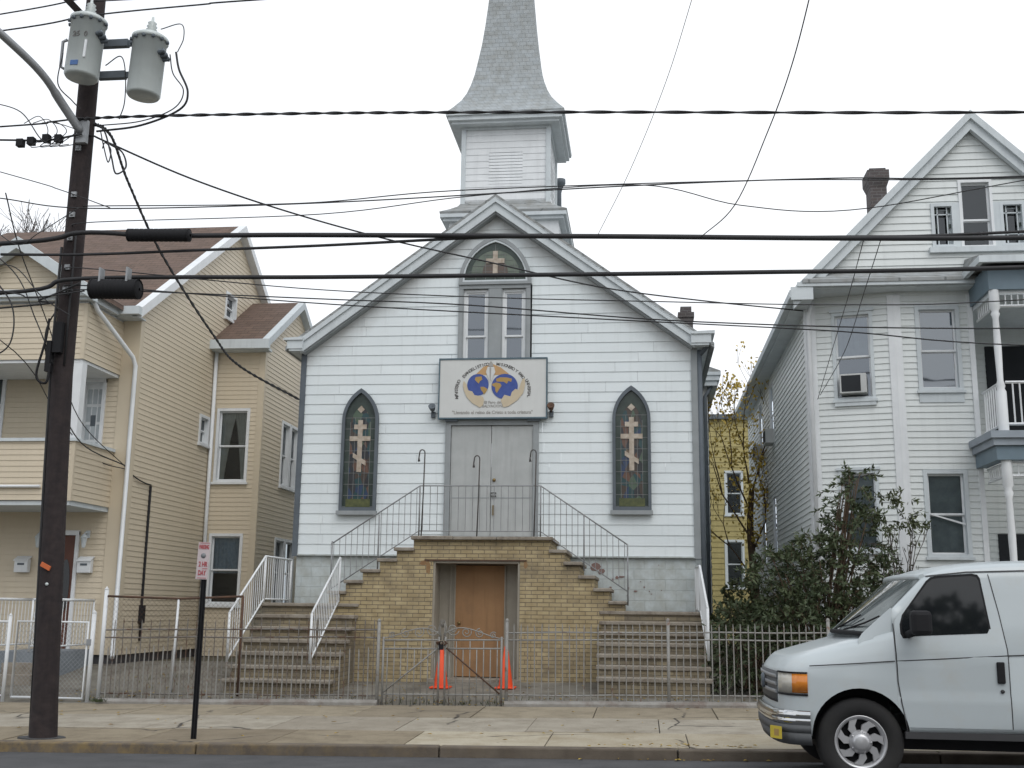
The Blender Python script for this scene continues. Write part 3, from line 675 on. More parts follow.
railing([(1.03, 18.66, .78), (1.0, 20.3, 1.52), (1.0, 21.9, 1.56)], .88, [(1.03, 18.66, .84), (1.0, 20.3, 1.6), (1.0, 21.9, 1.6)], 'white', 'white_railing', rr=.022, br=.007)
railing([(-5.72, 20.36, 1.82), (-4.08, 20.36, 2.90), (-1.84, 20.36, 2.90), (-.27, 20.36, 1.84)], .93, [(-5.70, 20.36, 1.9), (-4.83, 20.36, 2.3), (-4.08, 20.36, 2.90), (-1.84, 20.36, 2.90), (-1.05, 20.36, 2.3), (-.27, 20.36, 1.7)], 'railgray', 'iron_railing', rr=.013, br=.006, gap=.125)

# hooks standing on the landing
for x, h, s, lab in ((-4.03, 1.62, 1, 'thin black shepherd hook at the left end of the church landing'), (-3.0, 1.50, 1, 'thin black shepherd hook in front of the left grey door leaf'), (-1.955, 1.61, 1, 'thin black shepherd hook beside the right jamb of the grey doors')):
    P = V((x, 20.33, 2.9)); pts = [P, P + V((.02, 0, h * .5)), P + V((.03, 0, h * .95))]
    for j in range(7): a = PI * j / 6; pts.append(P + V((.03 - .05 + .05 * math.cos(a), 0, h * .95 + .06 * math.sin(a))))
    pts.append(pts[-1] + V((-.012, 0, -.10)))
    t = MB().tube(pts, .012, 6).build('shepherd_hook', M['iron'], loc=P); tag(t, lab, 'hook', 'shepherd hooks on the church landing')
    g = MB().tube([pts[-1] + V((0, 0, .02)), pts[-1] + V((.004, 0, -.06))], [.012, .024], 8).build('hook_tip', M['iron'], t)

# church sign
S = Frame((-2.955, 21.84, 0), (1, 0, 0), (0, -1, 0))
sg = thing('church_sign', 'white board over the church doors with hands holding two blue globes', 'sign', (-2.955, 21.84, 5.95))
MB().fbox(S, -1.075, 1.075, 5.36, 6.545, -.10, .0).build('panel', M['signwhite'], sg)
mb = MB().fbox(S, -1.10, 1.10, 6.545, 6.575, -.10, .015).fbox(S, -1.10, 1.10, 5.33, 5.36, -.10, .015).fbox(S, -1.10, -1.075, 5.36, 6.545, -.10, .015).fbox(S, 1.075, 1.10, 5.36, 6.545, -.10, .015)
mb.build('sign_edge', M['signedge'], sg)
z2 = lambda x, y: ((x - 489) * .00218, 5.955 + (270 - y) * .00218)
def art(name, m, polys, n0, n1):
    mb = MB()
    for p in polys:
        q = [z2(*a) for a in p]
        ar = sum(q[i][0] * q[(i + 1) % len(q)][1] - q[(i + 1) % len(q)][0] * q[i][1] for i in range(len(q)))
        mb.prism(S, q if ar > 0 else q[::-1], n0, n1)
    return mb.build(name, M[m], sg)
art('ray', 'orange', [[(462, 40), (400, 70), (330, 140), (470, 150)], [(478, 40), (560, 75), (640, 140), (470, 150)]], 0, .003)
def globe(cx, cy, rx, ry): return [(cx + rx * math.cos(2 * PI * j / 28), cy + ry * math.sin(2 * PI * j / 28)) for j in range(28)]
art('globe', 'signblue', [globe(352, 238, 100, 102)], .0035, .006)
art('globe', 'signblue', [globe(600, 256, 122, 118)], .0065, .009)
art('globe_land', 'ochre', [[(330, 165), (385, 160), (392, 190), (370, 205), (360, 228), (345, 215), (322, 190)], [(375, 258), (410, 258), (442, 280), (430, 305), (408, 330), (396, 305), (380, 285)]], .0095, .011)
art('globe_land', 'ochre', [[(482, 232), (520, 218), (560, 228), (572, 250), (548, 285), (530, 318), (515, 300), (512, 262), (488, 250)], [(520, 185), (560, 170), (620, 172), (668, 185), (660, 215), (635, 205), (620, 232), (590, 212), (555, 212), (525, 210)]], .0095, .011)
art('tower_emblem', 'signwhite', [[(440, 70), (500, 70), (512, 120), (465, 222), (425, 120)]], .0115, .0135)
art('tower_emblem', 'inklight', [[(457, 75), (474, 75), (470, 200), (462, 200)], [(446, 66), (494, 66), (488, 40), (470, 14), (452, 40)]], .014, .0155)
art('hand', 'skin', [[(220, 200), (245, 230), (262, 290), (300, 300), (322, 335), (400, 350), (412, 380), (402, 430), (375, 452), (300, 408), (248, 350), (222, 290), (212, 235)]], .0115, .0135)
art('hand', 'skin', [[(785, 180), (790, 240), (772, 320), (720, 385), (640, 440), (590, 452), (566, 385), (600, 335), (655, 350), (668, 310), (700, 280), (730, 290), (748, 230), (765, 190)]], .0115, .0135)
def arc_text(txt, size, cx, cy, r, a0, a1, n=.003):
    out = []
    for j, c in enumerate(txt):
        if c == ' ': continue
        a = a0 + (a1 - a0) * j / (len(txt) - 1); u = cx + r[0] * math.sin(a); v = cy + r[1] * math.cos(a)
        out.append((c, size, u, v, -a * .85, None, n))
    return out
c0 = z2(489, 300)
it = arc_text('MINISTERIO', .088, c0[0], c0[1], (.735, .58), -1.78, -1.20)
it += arc_text('EVANGELISTICO', .088, c0[0], c0[1], (.70, .56), -1.0, -.16)
it += arc_text('MISIONERO Y FARO', .084, c0[0], c0[1], (.70, .56), .14, 1.06)
it += arc_text('UNIVERSAL', .088, c0[0], c0[1], (.735, .58), 1.2, 1.75)
lettering(it, S, M['ink'], sg)
u, v = z2(489, 404); lettering([('El Faro de', .075, u, v, 0, .33, .003), ('SALVACION', .075, u, v - .075, 0, .40, .003)], S, M['inklight'], sg)
lettering([('"Llevando el reino de Cristo a toda criatura"', .095, 0, 5.46, 0, 1.62, .003)], S, M['inklight'], sg)
MB().fbox(S, -.95, -.7, 5.29, 5.33, -.12, -.02).fbox(S, .7, .95, 5.29, 5.33, -.12, -.02).build('bracket', M['darkgray'], sg)
for x, lab in ((-4.17, 'small dark floodlight on the siding left of the church sign'), (-1.78, 'small brown floodlight on the siding right of the church sign')):
    P = V((x, 21.97, 5.55)); t = thing('floodlight', lab, 'lamp', P, 'floodlights beside the church sign')
    MB().box(x - .04, x + .04, 21.92, 21.985, 5.38, 5.5).build('mount', M['darkgray'], t)
    MB().tube([P + V((0, -.04, -.08)), P + V((0, -.14, -.02))], .016, 6).lathe(P + V((0, -.12, -.01)), (0, -.7, .45), [(.0, -.04), (.045, -.03), (.06, .02), (.075, .09), (.06, .09), (0, .05)], 12).build('lamp_head', M['darkgray' if x < -3 else 'rust'], t)
# ================================================================== left house
lh = thing('vinyl_house', 'tan vinyl sided house with a brown shingle roof and a stacked front porch', 'house', (-10.05, 21, .4))
HX = -10.05
f = FS(HX)
e0, e1, rx_, ez_, rz_ = 20.6, 31.4, 26.0, 7.42, 11.02; sl_ = (rz_ - ez_) / (rx_ - e0)
ul = lambda v: 21.0 if v < 7.5 else max(21.0, rx_ - (rz_ - .12 - v) / sl_)
ur = lambda v: 31.0 if v < 7.5 else min(31.0, rx_ + (rz_ - .12 - v) / sl_)
w1, w2 = (25.38, 26.12, 8.5, 9.16), (24.28, 24.86, 5.24, 5.92)
mb = MB(); siding(mb, f, .66, rz_ - .12, .105, .010, ul, ur, [w1, w2]); mb.build('side_wall', M['tan'], lh)
for w in (w1, w2): window(lh, f, *w, trim=.065, tm='white', fill='dark', split=.5)
mb = MB(); f = FX(21.0); dr1, dr2, dr3, dr4 = (-11.5, -10.95, .76, 3.0), (-11.15, -10.66, 3.5, 6.05), (-13.4, -12.8, 4.75, 6.4), (-13.4, -12.4, 1.5, 3.0)
siding(mb, f, .66, 7.4, .105, .010, K(-16), K(HX), [dr1, dr2, dr3]); mb.build('front_wall', M['tan'], lh)
MB().box(-10.40, HX + .02, 20.965, 21.0, .66, 7.4).box(HX - .02, HX + .025, 20.97, 21.12, .66, 7.4).build('corner_board', M['tantrim'], lh)
MB().box(-16, HX - .03, 21.03, 31.0, -.2, .655).build('foundation', M['darkfound'], lh)
MB().box(-16.05, -16, 21, 31, 0, 7.4).box(-16, HX, 30.95, 31.0, 0, 7.4).build('back_wall', M['tan'], lh)
# roof, ridge along the street
zr = lambda y: rz_ - sl_ * abs(y - rx_)
mb = MB()
for a, b in ((e0, rx_), (rx_, e1)):
    mb.hexa([(-16.3, a, zr(a) - .09), (HX + .16, a, zr(a) - .09), (HX + .16, b, zr(b) - .09), (-16.3, b, zr(b) - .09), (-16.3, a, zr(a)), (HX + .16, a, zr(a)), (HX + .16, b, zr(b)), (-16.3, b, zr(b))])
roof = mb.build('roof', M['roofbrown'], lh)
mb = MB(); g = Frame((HX + .165, 0, 0), (0, 1, 0), (1, 0, 0))
mb.prism(g, [(e0, ez_ + .01), (e0, ez_ - .2), (rx_, rz_ - .21), (rx_, rz_ + .01)], -.16, .03); mb.prism(g, [(rx_, rz_ + .01), (rx_, rz_ - .21), (e1, ez_ - .2), (e1, ez_ + .01)], -.16, .03)
mb.build('rake_board', M['white'], lh)
MB().box(-10.8, HX + .19, 20.46, 20.62, 7.26, 7.42).box(-10.8, HX + .1, 20.6, 21.0, 7.24, 7.27).build('gutter', M['trim'], lh)
MB().tube([(-10.33, 19.55, 7.26), (-10.31, 19.68, 7.12), (-10.09, 20.84, 6.46), (-10.06, 20.92, 6.3), (-10.06, 20.92, .75), (-10.0, 20.8, .62)], .045, 8).build('downspout', M['white'], lh)
# porch in front: ground stoop, balcony, enclosed upper bay and pediment
PX, PY = -10.40, 19.45
mb = MB()
siding(mb, FX(PY), 3.47, 4.56, .105, .010, K(-15), K(PX)); siding(mb, FS(PX), 3.47, 4.56, .105, .010, K(PY), K(20.97))
siding(mb, FX(PY), 6.12, 7.2, .105, .010, K(-15), K(PX)); siding(mb, FS(PX), 6.12, 7.2, .105, .010, K(PY), K(20.97))
mb.build('porch_siding', M['tan'], lh)
MB().box(-15, PX - .02, PY + .02, 21, 3.38, 3.46).box(-15, PX - .02, PY + .12, 20.96, 3.46, 3.5).build('balcony_floor', M['trim'], lh)
MB().box(-15, PX + .05, PY - .05, PY + .14, 4.56, 4.62).box(PX - .12, PX + .05, PY + .14, 20.96, 4.56, 4.62).box(-15, PX - .12, PY + .12, PY + .14, 3.5, 4.56).build('balcony_rail', M['trim'], lh)
MB().box(-15, PX - .015, PY + .02, 20.97, 6.06, 6.12).box(-15, PX - .015, PY + .02, 20.97, 7.2, 7.25).build('porch_soffit', M['white'], lh)
MB().box(PX - .22, PX - .01, PY + .02, PY + .22, 4.62, 6.06).build('column', M['white'], lh, bevel=.008)
MB().box(-13.9, -13.7, PY + .02, PY + .22, 4.62, 6.06).build('column', M['white'], lh, bevel=.008)
mb = MB().box(PX - .06, PX + .012, PY - .012, PY + .05, 3.46, 4.56).box(PX - .06, PX + .012, PY - .012, PY + .05, 6.12, 7.2); mb.build('porch_corner_board', M['tantrim'], lh)
MB().box(-15, PX + .12, PY - .12, PY - .0, 7.24, 7.42).box(PX - .0, PX + .12, PY, 20.47, 7.24, 7.42).box(-15, PX + .2, PY - .2, PY - .12, 7.30, 7.44).build('porch_gutter', M['trim'], lh)
GA, GZ, GH = -11.78, 8.36, 1.45; gs = (GZ - 7.42) / GH
mb = MB(); siding(mb, FX(PY, GA), 7.42, GZ - .1, .105, .012, lambda v: -(GZ - v) / gs, lambda v: (GZ - v) / gs); mb.build('gable_wall', M['tan'], lh)
mb = MB()
for s in (-1, 1):
    mb.hexa([(GA, 19.2, GZ), (GA + s * (GH + .15), 19.2, GZ - gs * (GH + .15)), (GA + s * (GH + .15), 22.2, GZ - gs * (GH + .15)), (GA, 22.2, GZ), (GA, 19.2, GZ + .1), (GA + s * (GH + .15), 19.2, GZ + .1 - gs * (GH + .15)), (GA + s * (GH + .15), 22.2, GZ + .1 - gs * (GH + .15)), (GA, 22.2, GZ + .1)])
mb.build('porch_roof', M['roofbrown'], lh)
mb = MB(); g = FX(19.18, GA)
for s in (-1, 1):
    p = [(0, GZ + .11), (0, GZ - .12), (s * (GH + .16), GZ - .12 - gs * (GH + .16)), (s * (GH + .16), GZ + .11 - gs * (GH + .16))]; mb.prism(g, p if s > 0 else p[::-1], -.2, .02)
mb.build('porch_rake', M['trim'], lh)
# doors and openings
f = FX(21.0)
mb = MB()
for a, b, c, d in (dr1, dr2): mb.fbox(f, a, a + .07, c, d, -.1, .05).fbox(f, b - .07, b, c, d, -.1, .05).fbox(f, a, b, d - .07, d + .02, -.1, .06)
mb.build('door_surround', M['white'], lh)
d = MB().fbox(f, -11.43, -11.02, .76, 2.93, -.06, -.02).build('front_door', M['reddoor'], lh)
MB().prism(f, [(-11.2 + .1 * math.cos(2 * PI * j / 20), 1.95 + .52 * math.sin(2 * PI * j / 20)) for j in range(20)], -.02, -.012).build('oval_light', M['vglass'], d)
d = MB().fbox(f, -11.08, -10.73, 3.5, 5.98, -.06, -.03).build('storm_door', M['white'], lh)
mb = MB()
for k in range(3):
    for j in range(6): mb.fbox(f, -11.06 + .115 * k, -10.97 + .115 * k, 3.75 + .36 * j, 4.05 + .36 * j, -.03, -.026)
mb.build('door_pane', mat('frosted_pane', (.42, .46, .48), rough=.25), d); MB().fbox(f, -10.96, -10.86, 5.1, 5.32, -.03, -.02).build('door_plaque', M['darkgray'], d)
window(lh, f, *dr3, trim=.08, fill='blind')
# stoop
s = MB().box(-11.62, -9.95 - .55, 19.5, 20.95, .2, .76).build('stoop', M['stoop'], lh)
MB().box(-11.3, -10.6, 19.0, 19.5, .1, .38).box(-11.3, -10.6, 19.25, 19.5, .38, .57).build('stoop_step', M['slab'], lh)
mb = MB(); bm_ = MB()
for a, b in (((-11.62, 19.5, .76), (-11.62, 20.9, .76)), ((-10.5, 19.5, .76), (-10.5, 20.9, .76)), ((-10.95, 19.5, .76), (-10.5, 19.5, .76)), ((-11.62, 18.8, .1), (-11.62, 19.5, .76))):
    a, b = V(a), V(b); mb.tube([a + ZUP * .92, b + ZUP * .92], .025, 6).tube([a + ZUP * .1, b + ZUP * .1], .016, 6).tube([a, a + ZUP * .92], .02, 6).tube([b, b + ZUP * .92], .02, 6)
    n = int((b - a).length / .11)
    for j in range(1, n): q = a + (b - a) * (j / n); bm_.tube([q + ZUP * .1, q + ZUP * .9], .008, 4, False)
r = mb.build('porch_railing', M['white'], lh); bm_.build('baluster', M['white'], r)
mb = MB()
for k in range(3):
    P = V((-10.84, 19.49, .92 + .24 * k)); pts = [P + V((.085 * math.cos(t) * (1 - t / 16), 0, .1 * math.sin(t) * (1 - t / 16))) for t in [j * .55 for j in range(22)]]; mb.tube(pts, .009, 5)
mb.build('scroll_panel', M['white'], r)
# wing behind
WX = -8.82
mb = MB(); u1, u2 = (-9.90, -9.10, 4.42, 6.16), (-9.90, -9.10, 1.62, 3.24)
siding(mb, FX(25.0), .5, 7.6, .105, .010, K(HX), K(WX), [u1, u2])
s1, s2 = (26.45, 27.8, 4.5, 6.12), (26.35, 27.9, 1.62, 3.25)
wr = lambda v: 7.6 if v < 7.6 else v
siding(mb, FS(WX), .5, 9.25, .105, .010, lambda v: 25.0 if v < 7.62 else 27.3 - (9.3 - v) / .62, lambda v: 29.6 if v < 7.62 else 27.3 + (9.3 - v) / .62, [s1, s2])
mb.build('wing_wall', M['tan'], lh)
MB().box(WX - .13, WX + .02, 24.975, 25.0, .5, 7.5).box(WX - .01, WX + .022, 24.98, 25.1, .5, 7.5).build('corner_board', M['tantrim'], lh)
MB().box(HX, WX - .03, 25.03, 29.6, -.2, .5).build('foundation', M['darkfound'], lh)
mb = MB()
for a, b in ((24.72, 27.3), (27.3, 29.9)):
    q = lambda y: 9.36 - .62 * abs(y - 27.3)
    mb.hexa([(HX - 3.2, a, q(a) - .09), (WX + .14, a, q(a) - .09), (WX + .14, b, q(b) - .09), (HX - 3.2, b, q(b) - .09), (HX - 3.2, a, q(a)), (WX + .14, a, q(a)), (WX + .14, b, q(b)), (HX - 3.2, b, q(b))])
mb.build('wing_roof', M['roofbrown'], lh)
g = Frame((WX + .145, 0, 0), (0, 1, 0), (1, 0, 0))
MB().prism(g, [(24.72, 7.77), (24.72, 7.58), (27.3, 9.18), (27.3, 9.37)], -.14, .03).prism(g, [(27.3, 9.37), (27.3, 9.18), (29.9, 7.58), (29.9, 7.77)], -.14, .03).box(HX - .1, WX + .2, 24.6, 24.74, 7.52, 7.74).box(HX - .05, WX + .16, 24.74, 25.0, 7.5, 7.56).build('wing_cornice', M['trim'], lh)
MB().tube([(-9.98, 24.9, 7.5), (-9.98, 24.94, .5)], .045, 8).build('downspout', M['white'], lh)
window(lh, FX(25.0), *u1, trim=.065, fill='parted'); window(lh, FX(25.0), *u2, trim=.065, fill='lace', fillv=.45)
for a, b in ((26.45, 27.12), (27.14, 27.8)): window(lh, FS(WX), a, b, 4.5, 6.12, .07, fill='blind', fillv=.5)
for a, b in ((26.35, 27.1), (27.12, 27.9)): window(lh, FS(WX), a, b, 1.62, 3.25, .07, fill='dark')
MB().tube([(HX + .03, 21.95, 4.0), (HX + .03, 21.95, 1.5), (HX + .05, 21.95, 1.3), (HX + .03, 21.98, .9)], .028, 6).box(HX, HX + .09, 21.88, 22.02, 1.25, 1.6).build('service_conduit', M['black'], lh)
MB().tube([(HX + .05, 24.9, 6.9), (HX + .05, 24.9, 2.0)], .012, 5).build('thin_wire_run', M['cable'], lh)
MB().tube([(-13.1, 19.4, 3.72), (-10.98, 19.4, 3.72)], .03, 6).build('rain_deflector', M['white'], lh)
for x, n in ((-12.05, 'white mailbox left of the tan house front door'), (-10.76, 'white mailbox right of the tan house front door, beside the pole')):
    P = V((x, 20.98, 2.2)); t = thing('mailbox', n, 'mailbox', P, 'mailboxes by the front door')
    MB().box(x - .14, x + .14, 20.86, 20.98, 2.2, 2.46).build('box', M['white'], t, bevel=.012)
    l = MB().hexa([(x - .15, 20.83, 2.42), (x + .15, 20.83, 2.42), (x + .15, 20.985, 2.5), (x - .15, 20.985, 2.5), (x - .15, 20.83, 2.435), (x + .15, 20.83, 2.435), (x + .15, 20.985, 2.52), (x - .15, 20.985, 2.52)]).build('lid', M['white'], t)
    MB().box(x - .07, x + .07, 20.854, 20.86, 2.34, 2.38).build('emblem_strip', M['darkgray'], t)
for x, n in ((-11.72, 'white carriage lantern left of the tan house door'), (-10.78, 'white carriage lantern right of the tan house door')):
    P = V((x, 20.97, 2.95)); t = thing('wall_lantern', n, 'lamp', P, 'carriage lanterns by the front door')
    MB().tube([P, P + V((0, -.12, .03)), P + V((0, -.14, -.02))], .012, 6).box(x - .04, x + .04, 20.96, 20.985, 2.88, 3.02).build('arm', M['trim'], t)
    MB().lathe(P + V((0, -.14, -.26)), (0, 0, 1), [(0, -.02), (.035, 0), (.06, .17), (.075, .18), (.03, .25), (.0, .27)], 8, False).build('lantern_cage', M['trim'], t)

# ================================================================== right house
rh = thing('bay_front_house', 'white vinyl sided house with a steep gable, canted bay and blue trimmed porches', 'house', (6.3, 20.5, .5))
RX, AX, AZ, RS = 3.13, 6.12, 10.80, 1.015
A = V((3.13, 21.0, 0)); B = V((4.63, 20.62, 0)); FA = Frame(A, B - A, V((B - A).cross(ZUP))); LA = (B - A).length
FB = Frame(B, (1, 0, 0), (0, -1, 0))
wa1, wa2 = (.44, 1.17, 5.46, 7.12), (.44, 1.14, 2.7, 4.16)
wb1, wb2 = (5.00 - 4.63, 5.78 - 4.63, 5.58, 7.16), (4.98 - 4.63, 5.74 - 4.63, 2.6, 4.14)
mb = MB(); siding(mb, FA, .7, 7.45, .115, .016, K(0), K(LA), [wa1, wa2]); siding(mb, FB, .7, 7.45, .115, .016, K(0), K(1.36), [wb1, wb2])
siding(mb, FX(22.0), .7, 7.4, .115, .016, K(5.99), K(9.5), [])
siding(mb, FS(5.99), .7, 7.4, .115, .016, K(20.62), K(22.0))
mb.build('front_wall', M['vinyl'], rh)
sw = [(26.65, 27.45, 5.5, 7.05), (29.15, 30.0, 5.5, 7.05), (26.7, 27.45, 2.75, 4.35), (29.05, 29.9, 2.75, 4.35)]
mb = MB(); siding(mb, FW(RX), .7, 7.5, .115, .016, K(21.0), K(33.2), sw); mb.build('side_wall', M['vinyl'], rh)
for w in sw: window(rh, FW(RX), *w, trim=.06, fill='dark', out=.02, ins=.15, sill=False)
MB().box(9.47, 9.5, 21, 33.2, 0, 7.5).prism(FX(33.2), [(RX, 0), (9.5, 0), (9.5, 7.4), (6.12, 10.4), (RX, 7.4)], 0, .05).build('back_wall', M['vinyl'], rh)
MB().prism(FX(20.68), [(RX + .1, -.2), (9.4, -.2), (9.4, .7), (RX + .1, .7)], -12.4, -.4).build('foundation', M['block'], rh)
c1 = MB().prism(Frame((0, 0, .7), (1, 0, 0), (0, 0, 1), (0, 1, 0)), [(3.09, 20.95), (3.27, 20.92), (3.28, 21.0), (3.12, 21.16), (3.08, 21.16)], 0, 6.68)
c1.prism(Frame((0, 0, .7), (1, 0, 0), (0, 0, 1), (0, 1, 0)), [(4.52, 20.615), (4.63, 20.585), (4.75, 20.585), (4.75, 20.65), (4.52, 20.68)], 0, 6.68)
c1.box(5.93, 6.02, 20.58, 20.7, .7, 7.38); c1.build('corner_board', M['white'], rh)
window(rh, FA, *wa1, trim=.06, tm='trim', sashm='white', fill='sheer', split=.5, fillv=.5, pane='glassblue', crown=True); window(rh, FA, *wa2, trim=.06, tm='trim', sashm='white', fill='greyblind', crown=True)
window(rh, FB, *wb1, trim=.07, tm='trim', sashm='white', fill='blind', split=.48, pane='glassblue'); window(rh, FB, *wb2, trim=.07, tm='trim', sashm='white', fill='greyblind', split=.5)
MB().fbox(FA, wa1[0], wa1[1], wa1[2] - .12, wa1[2] - .05, 0, .06).fbox(FB, wb1[0], wb1[1], wb1[2] - .22, wb1[2] - .05, .0, .03).build('sill_board', M['trim'], rh)
MB().hexa([FB(.4, 3.36, -.02), FB(1.1, 3.14, -.02), FB(1.1, 3.14, -.045), FB(.4, 3.36, -.045), FB(.4, 3.385, -.02), FB(1.1, 3.175, -.02), FB(1.1, 3.175, -.045), FB(.4, 3.385, -.045)]).build('broken_rail', M['white'], rh)
MB().tube([(3.2, 20.86, 7.3), (3.14, 20.9, 7.1), (3.14, 20.9, .9)], .04, 8).build('downspout', M['white'], rh)
# gable
GY = 20.42
f = FX(GY, AX); c_, l_, r_ = (-.26, .34, 8.2, 9.5), (-.77, -.34, 8.22, 9.06), (.45, .90, 8.22, 9.06)
mb = MB(); siding(mb, f, 7.75, AZ - .15, .135, .018, lambda v: -(AZ - .12 - v) / RS, lambda v: (AZ - .12 - v) / RS, [c_, l_, r_]); mb.build('gable_wall', M['vinyl'], rh)
window(rh, f, *c_, trim=.05, tm='white', fill='dark', split=.42, sill=False)
for w in (l_, r_):
    x = window(rh, f, *w, trim=.06, tm='trim', fill='dark', sill=False, split=.98)
    mb = MB(); a, b, c, d = w
    for u in (a + .13, b - .13): mb.fbox(f, u - .01, u + .01, c + .05, d - .05, -.06, -.03)
    for v in (d - .2, c + .24): mb.fbox(f, a + .06, b - .06, v - .01, v + .01, -.06, -.03)
    mb.build('came', M['trim'], x)
    mb = MB()
    for u, v in ((a + .095, d - .11), (b - .095, d - .11), (a + .095, d - .42), (b - .095, d - .42)): mb.fbox(f, u - .03, u + .03, v - .04, v + .04, -.06, -.05)
    mb.build('coloured_pane', M['greenglass'], x)
MB().fbox(f, -.84, 1.0, 8.10, 8.20, 0, .09).fbox(f, -.34, -.26, 8.2, 9.06, 0, .03).fbox(f, .34, .45, 8.2, 9.06, 0, .03).build('sill_board', M['trim'], rh)
RZ = lambda x: AZ - RS * abs(x - AX)
mb = MB()
for a, b in ((2.78, AX), (AX, 9.46)): mb.hexa([(a, 20.2, RZ(a) - .08), (b, 20.2, RZ(b) - .08), (b, 33.5, RZ(b) - .08), (a, 33.5, RZ(a) - .08), (a, 20.2, RZ(a)), (b, 20.2, RZ(b)), (b, 33.5, RZ(b)), (a, 33.5, RZ(a))])
mb.build('roof', M['roofgrey'], rh)
g = FX(20.22, AX)
for (n0, n1, d0, d1) in ((-.03, .03, -.005, .16), (-.15, -.03, .07, .36)):
    mb = MB()
    for s in (-1, 1):
        p = [(0, AZ - d0), (0, AZ - d1), (s * 3.32, AZ - d1 - RS * 3.32), (s * 3.32, AZ - d0 - RS * 3.32)]; mb.prism(g, p if s > 0 else p[::-1], n0, n1)
    mb.build('rake_board', M['trim'], rh)
MB().box(2.72, 2.86, 20.2, 33.5, 7.26, 7.40).box(2.84, 3.13, 20.25, 33.4, 7.22, 7.28).box(2.95, 9.4, 20.26, 20.98, 7.44, 7.47).box(2.865, 3.125, 20.255, 21.05, 7.275, 7.455).box(2.745, 3.14, 20.19, 20.24, 7.215, 7.457).build('eave_cornice', M['trim'], rh)
mb = MB().hexa([(2.95, 20.15, 7.52), (9.5, 20.15, 7.52), (9.5, 20.44, 7.52), (2.95, 20.44, 7.52), (2.95, 20.15, 7.58), (9.5, 20.15, 7.58), (9.5, 20.44, 7.80), (3.2, 20.44, 7.80)]); mb.build('pent_roof', M['roofgrey'], rh)
MB().box(2.86, 9.5, 20.17, 20.22, 7.46, 7.54).box(2.86, 9.5, 20.22, 20.46, 7.47, 7.52).build('pent_fascia', M['trim'], rh)
mb = MB().box(5.22, 5.58, 24.8, 25.3, 8.5, 11.1); mb.hexa([(5.22, 24.8, 11.1), (5.58, 24.8, 11.1), (5.58, 25.3, 11.1), (5.22, 25.3, 11.1), (5.16, 24.74, 11.28), (5.64, 24.74, 11.28), (5.64, 25.36, 11.28), (5.16, 25.36, 11.28)]).box(5.16, 5.64, 24.74, 25.36, 11.28, 11.50).box(5.22, 5.58, 24.8, 25.3, 11.50, 11.56)
mb.build('chimney', M['redbrick'], rh)
# two storey porch
p0, pY = 5.98, 19.45
po = MB()
MB().hexa([(5.8, 19.2, 7.62), (9.7, 19.2, 7.62), (9.7, 20.5, 7.62), (5.8, 20.5, 7.62), (5.8, 19.2, 7.68), (9.7, 19.2, 7.68), (9.7, 20.45, 7.98), (5.9, 20.45, 7.98)]).build('porch_roof', M['roofgrey'], rh)
MB().box(5.78, 9.7, 19.18, 19.26, 7.54, 7.66).box(5.78, 5.86, 19.26, 20.5, 7.54, 7.66).build('porch_gutter', M['trim'], rh)
MB().box(p0, 9.6, pY - .02, pY + .08, 7.12, 7.54).box(p0, p0 + .1, pY + .08, 20.6, 7.12, 7.54).box(5.9, 9.6, pY - .06, pY + .14, 4.16, 4.40).box(5.9, p0 + .1, pY + .14, 20.6, 4.16, 4.40).build('blue_fascia', M['blue'], rh)
MB().box(5.80, 9.6, pY - .16, 20.6, 4.52, 4.64).box(5.85, 9.6, pY - .11, 20.6, 4.40, 4.52).build('porch_deck', mat('blue_grey_deck', (.30, .34, .38)), rh)
MB().box(p0, 9.6, pY, 22, .4, .95).build('lower_deck', M['trim'], rh)
MB().box(p0 + .05, 9.6, pY + .05, 21.98, 7.04, 7.12).build('porch_ceiling', M['trim'], rh)
def turned(x, y, z0, z1):
    h = z1 - z0; pf = [(.085, 0), (.085, .28 * h), (.06, .30 * h), (.075, .32 * h), (.05, .36 * h), (.062, .6 * h), (.05, .80 * h), (.075, .83 * h), (.055, .85 * h), (.085, .87 * h), (.085, h)]
    return MB().lathe((x, y, z0), (0, 0, 1), pf, 12)
for z0, z1 in ((4.64, 7.12), (.95, 4.16)):
    turned(p0 + .1, pY + .06, z0, z1).build('turned_post', M['white'], rh); turned(8.6, pY + .06, z0, z1).build('turned_post', M['white'], rh)
def spindle(z0, z1, name, gap=.10, r=.016):
    rl, sp_ = MB(), MB()
    for a, b in (((p0 + .1, 20.55), (p0 + .1, pY + .12)), ((p0 + .18, pY + .06), (8.55, pY + .06))):
        a, b = V((a[0], a[1], 0)), V((b[0], b[1], 0))
        for z in (z0, z1): rl.bar(a + ZUP * z, b + ZUP * z, .035)
        n = int((b - a).length / gap)
        for j in range(1, n): q = a + (b - a) * (j / n); sp_.bar(q + ZUP * z0, q + ZUP * z1, r)
    o = rl.build(name, M['white'], rh); sp_.build('spindle', M['white'], o)
spindle(6.84, 7.08, 'frieze'); spindle(4.78, 5.5, 'balustrade', .11, .02); spindle(3.90, 4.12, 'frieze'); spindle(1.1, 1.85, 'balustrade', .11, .02)
MB().fbox(FX(22.0), 6.6, 7.5, 4.64, 6.7, 0, .03).fbox(FX(22.0), 6.6, 7.5, .95, 3.1, 0, .03).build('porch_door', M['dark'], rh)
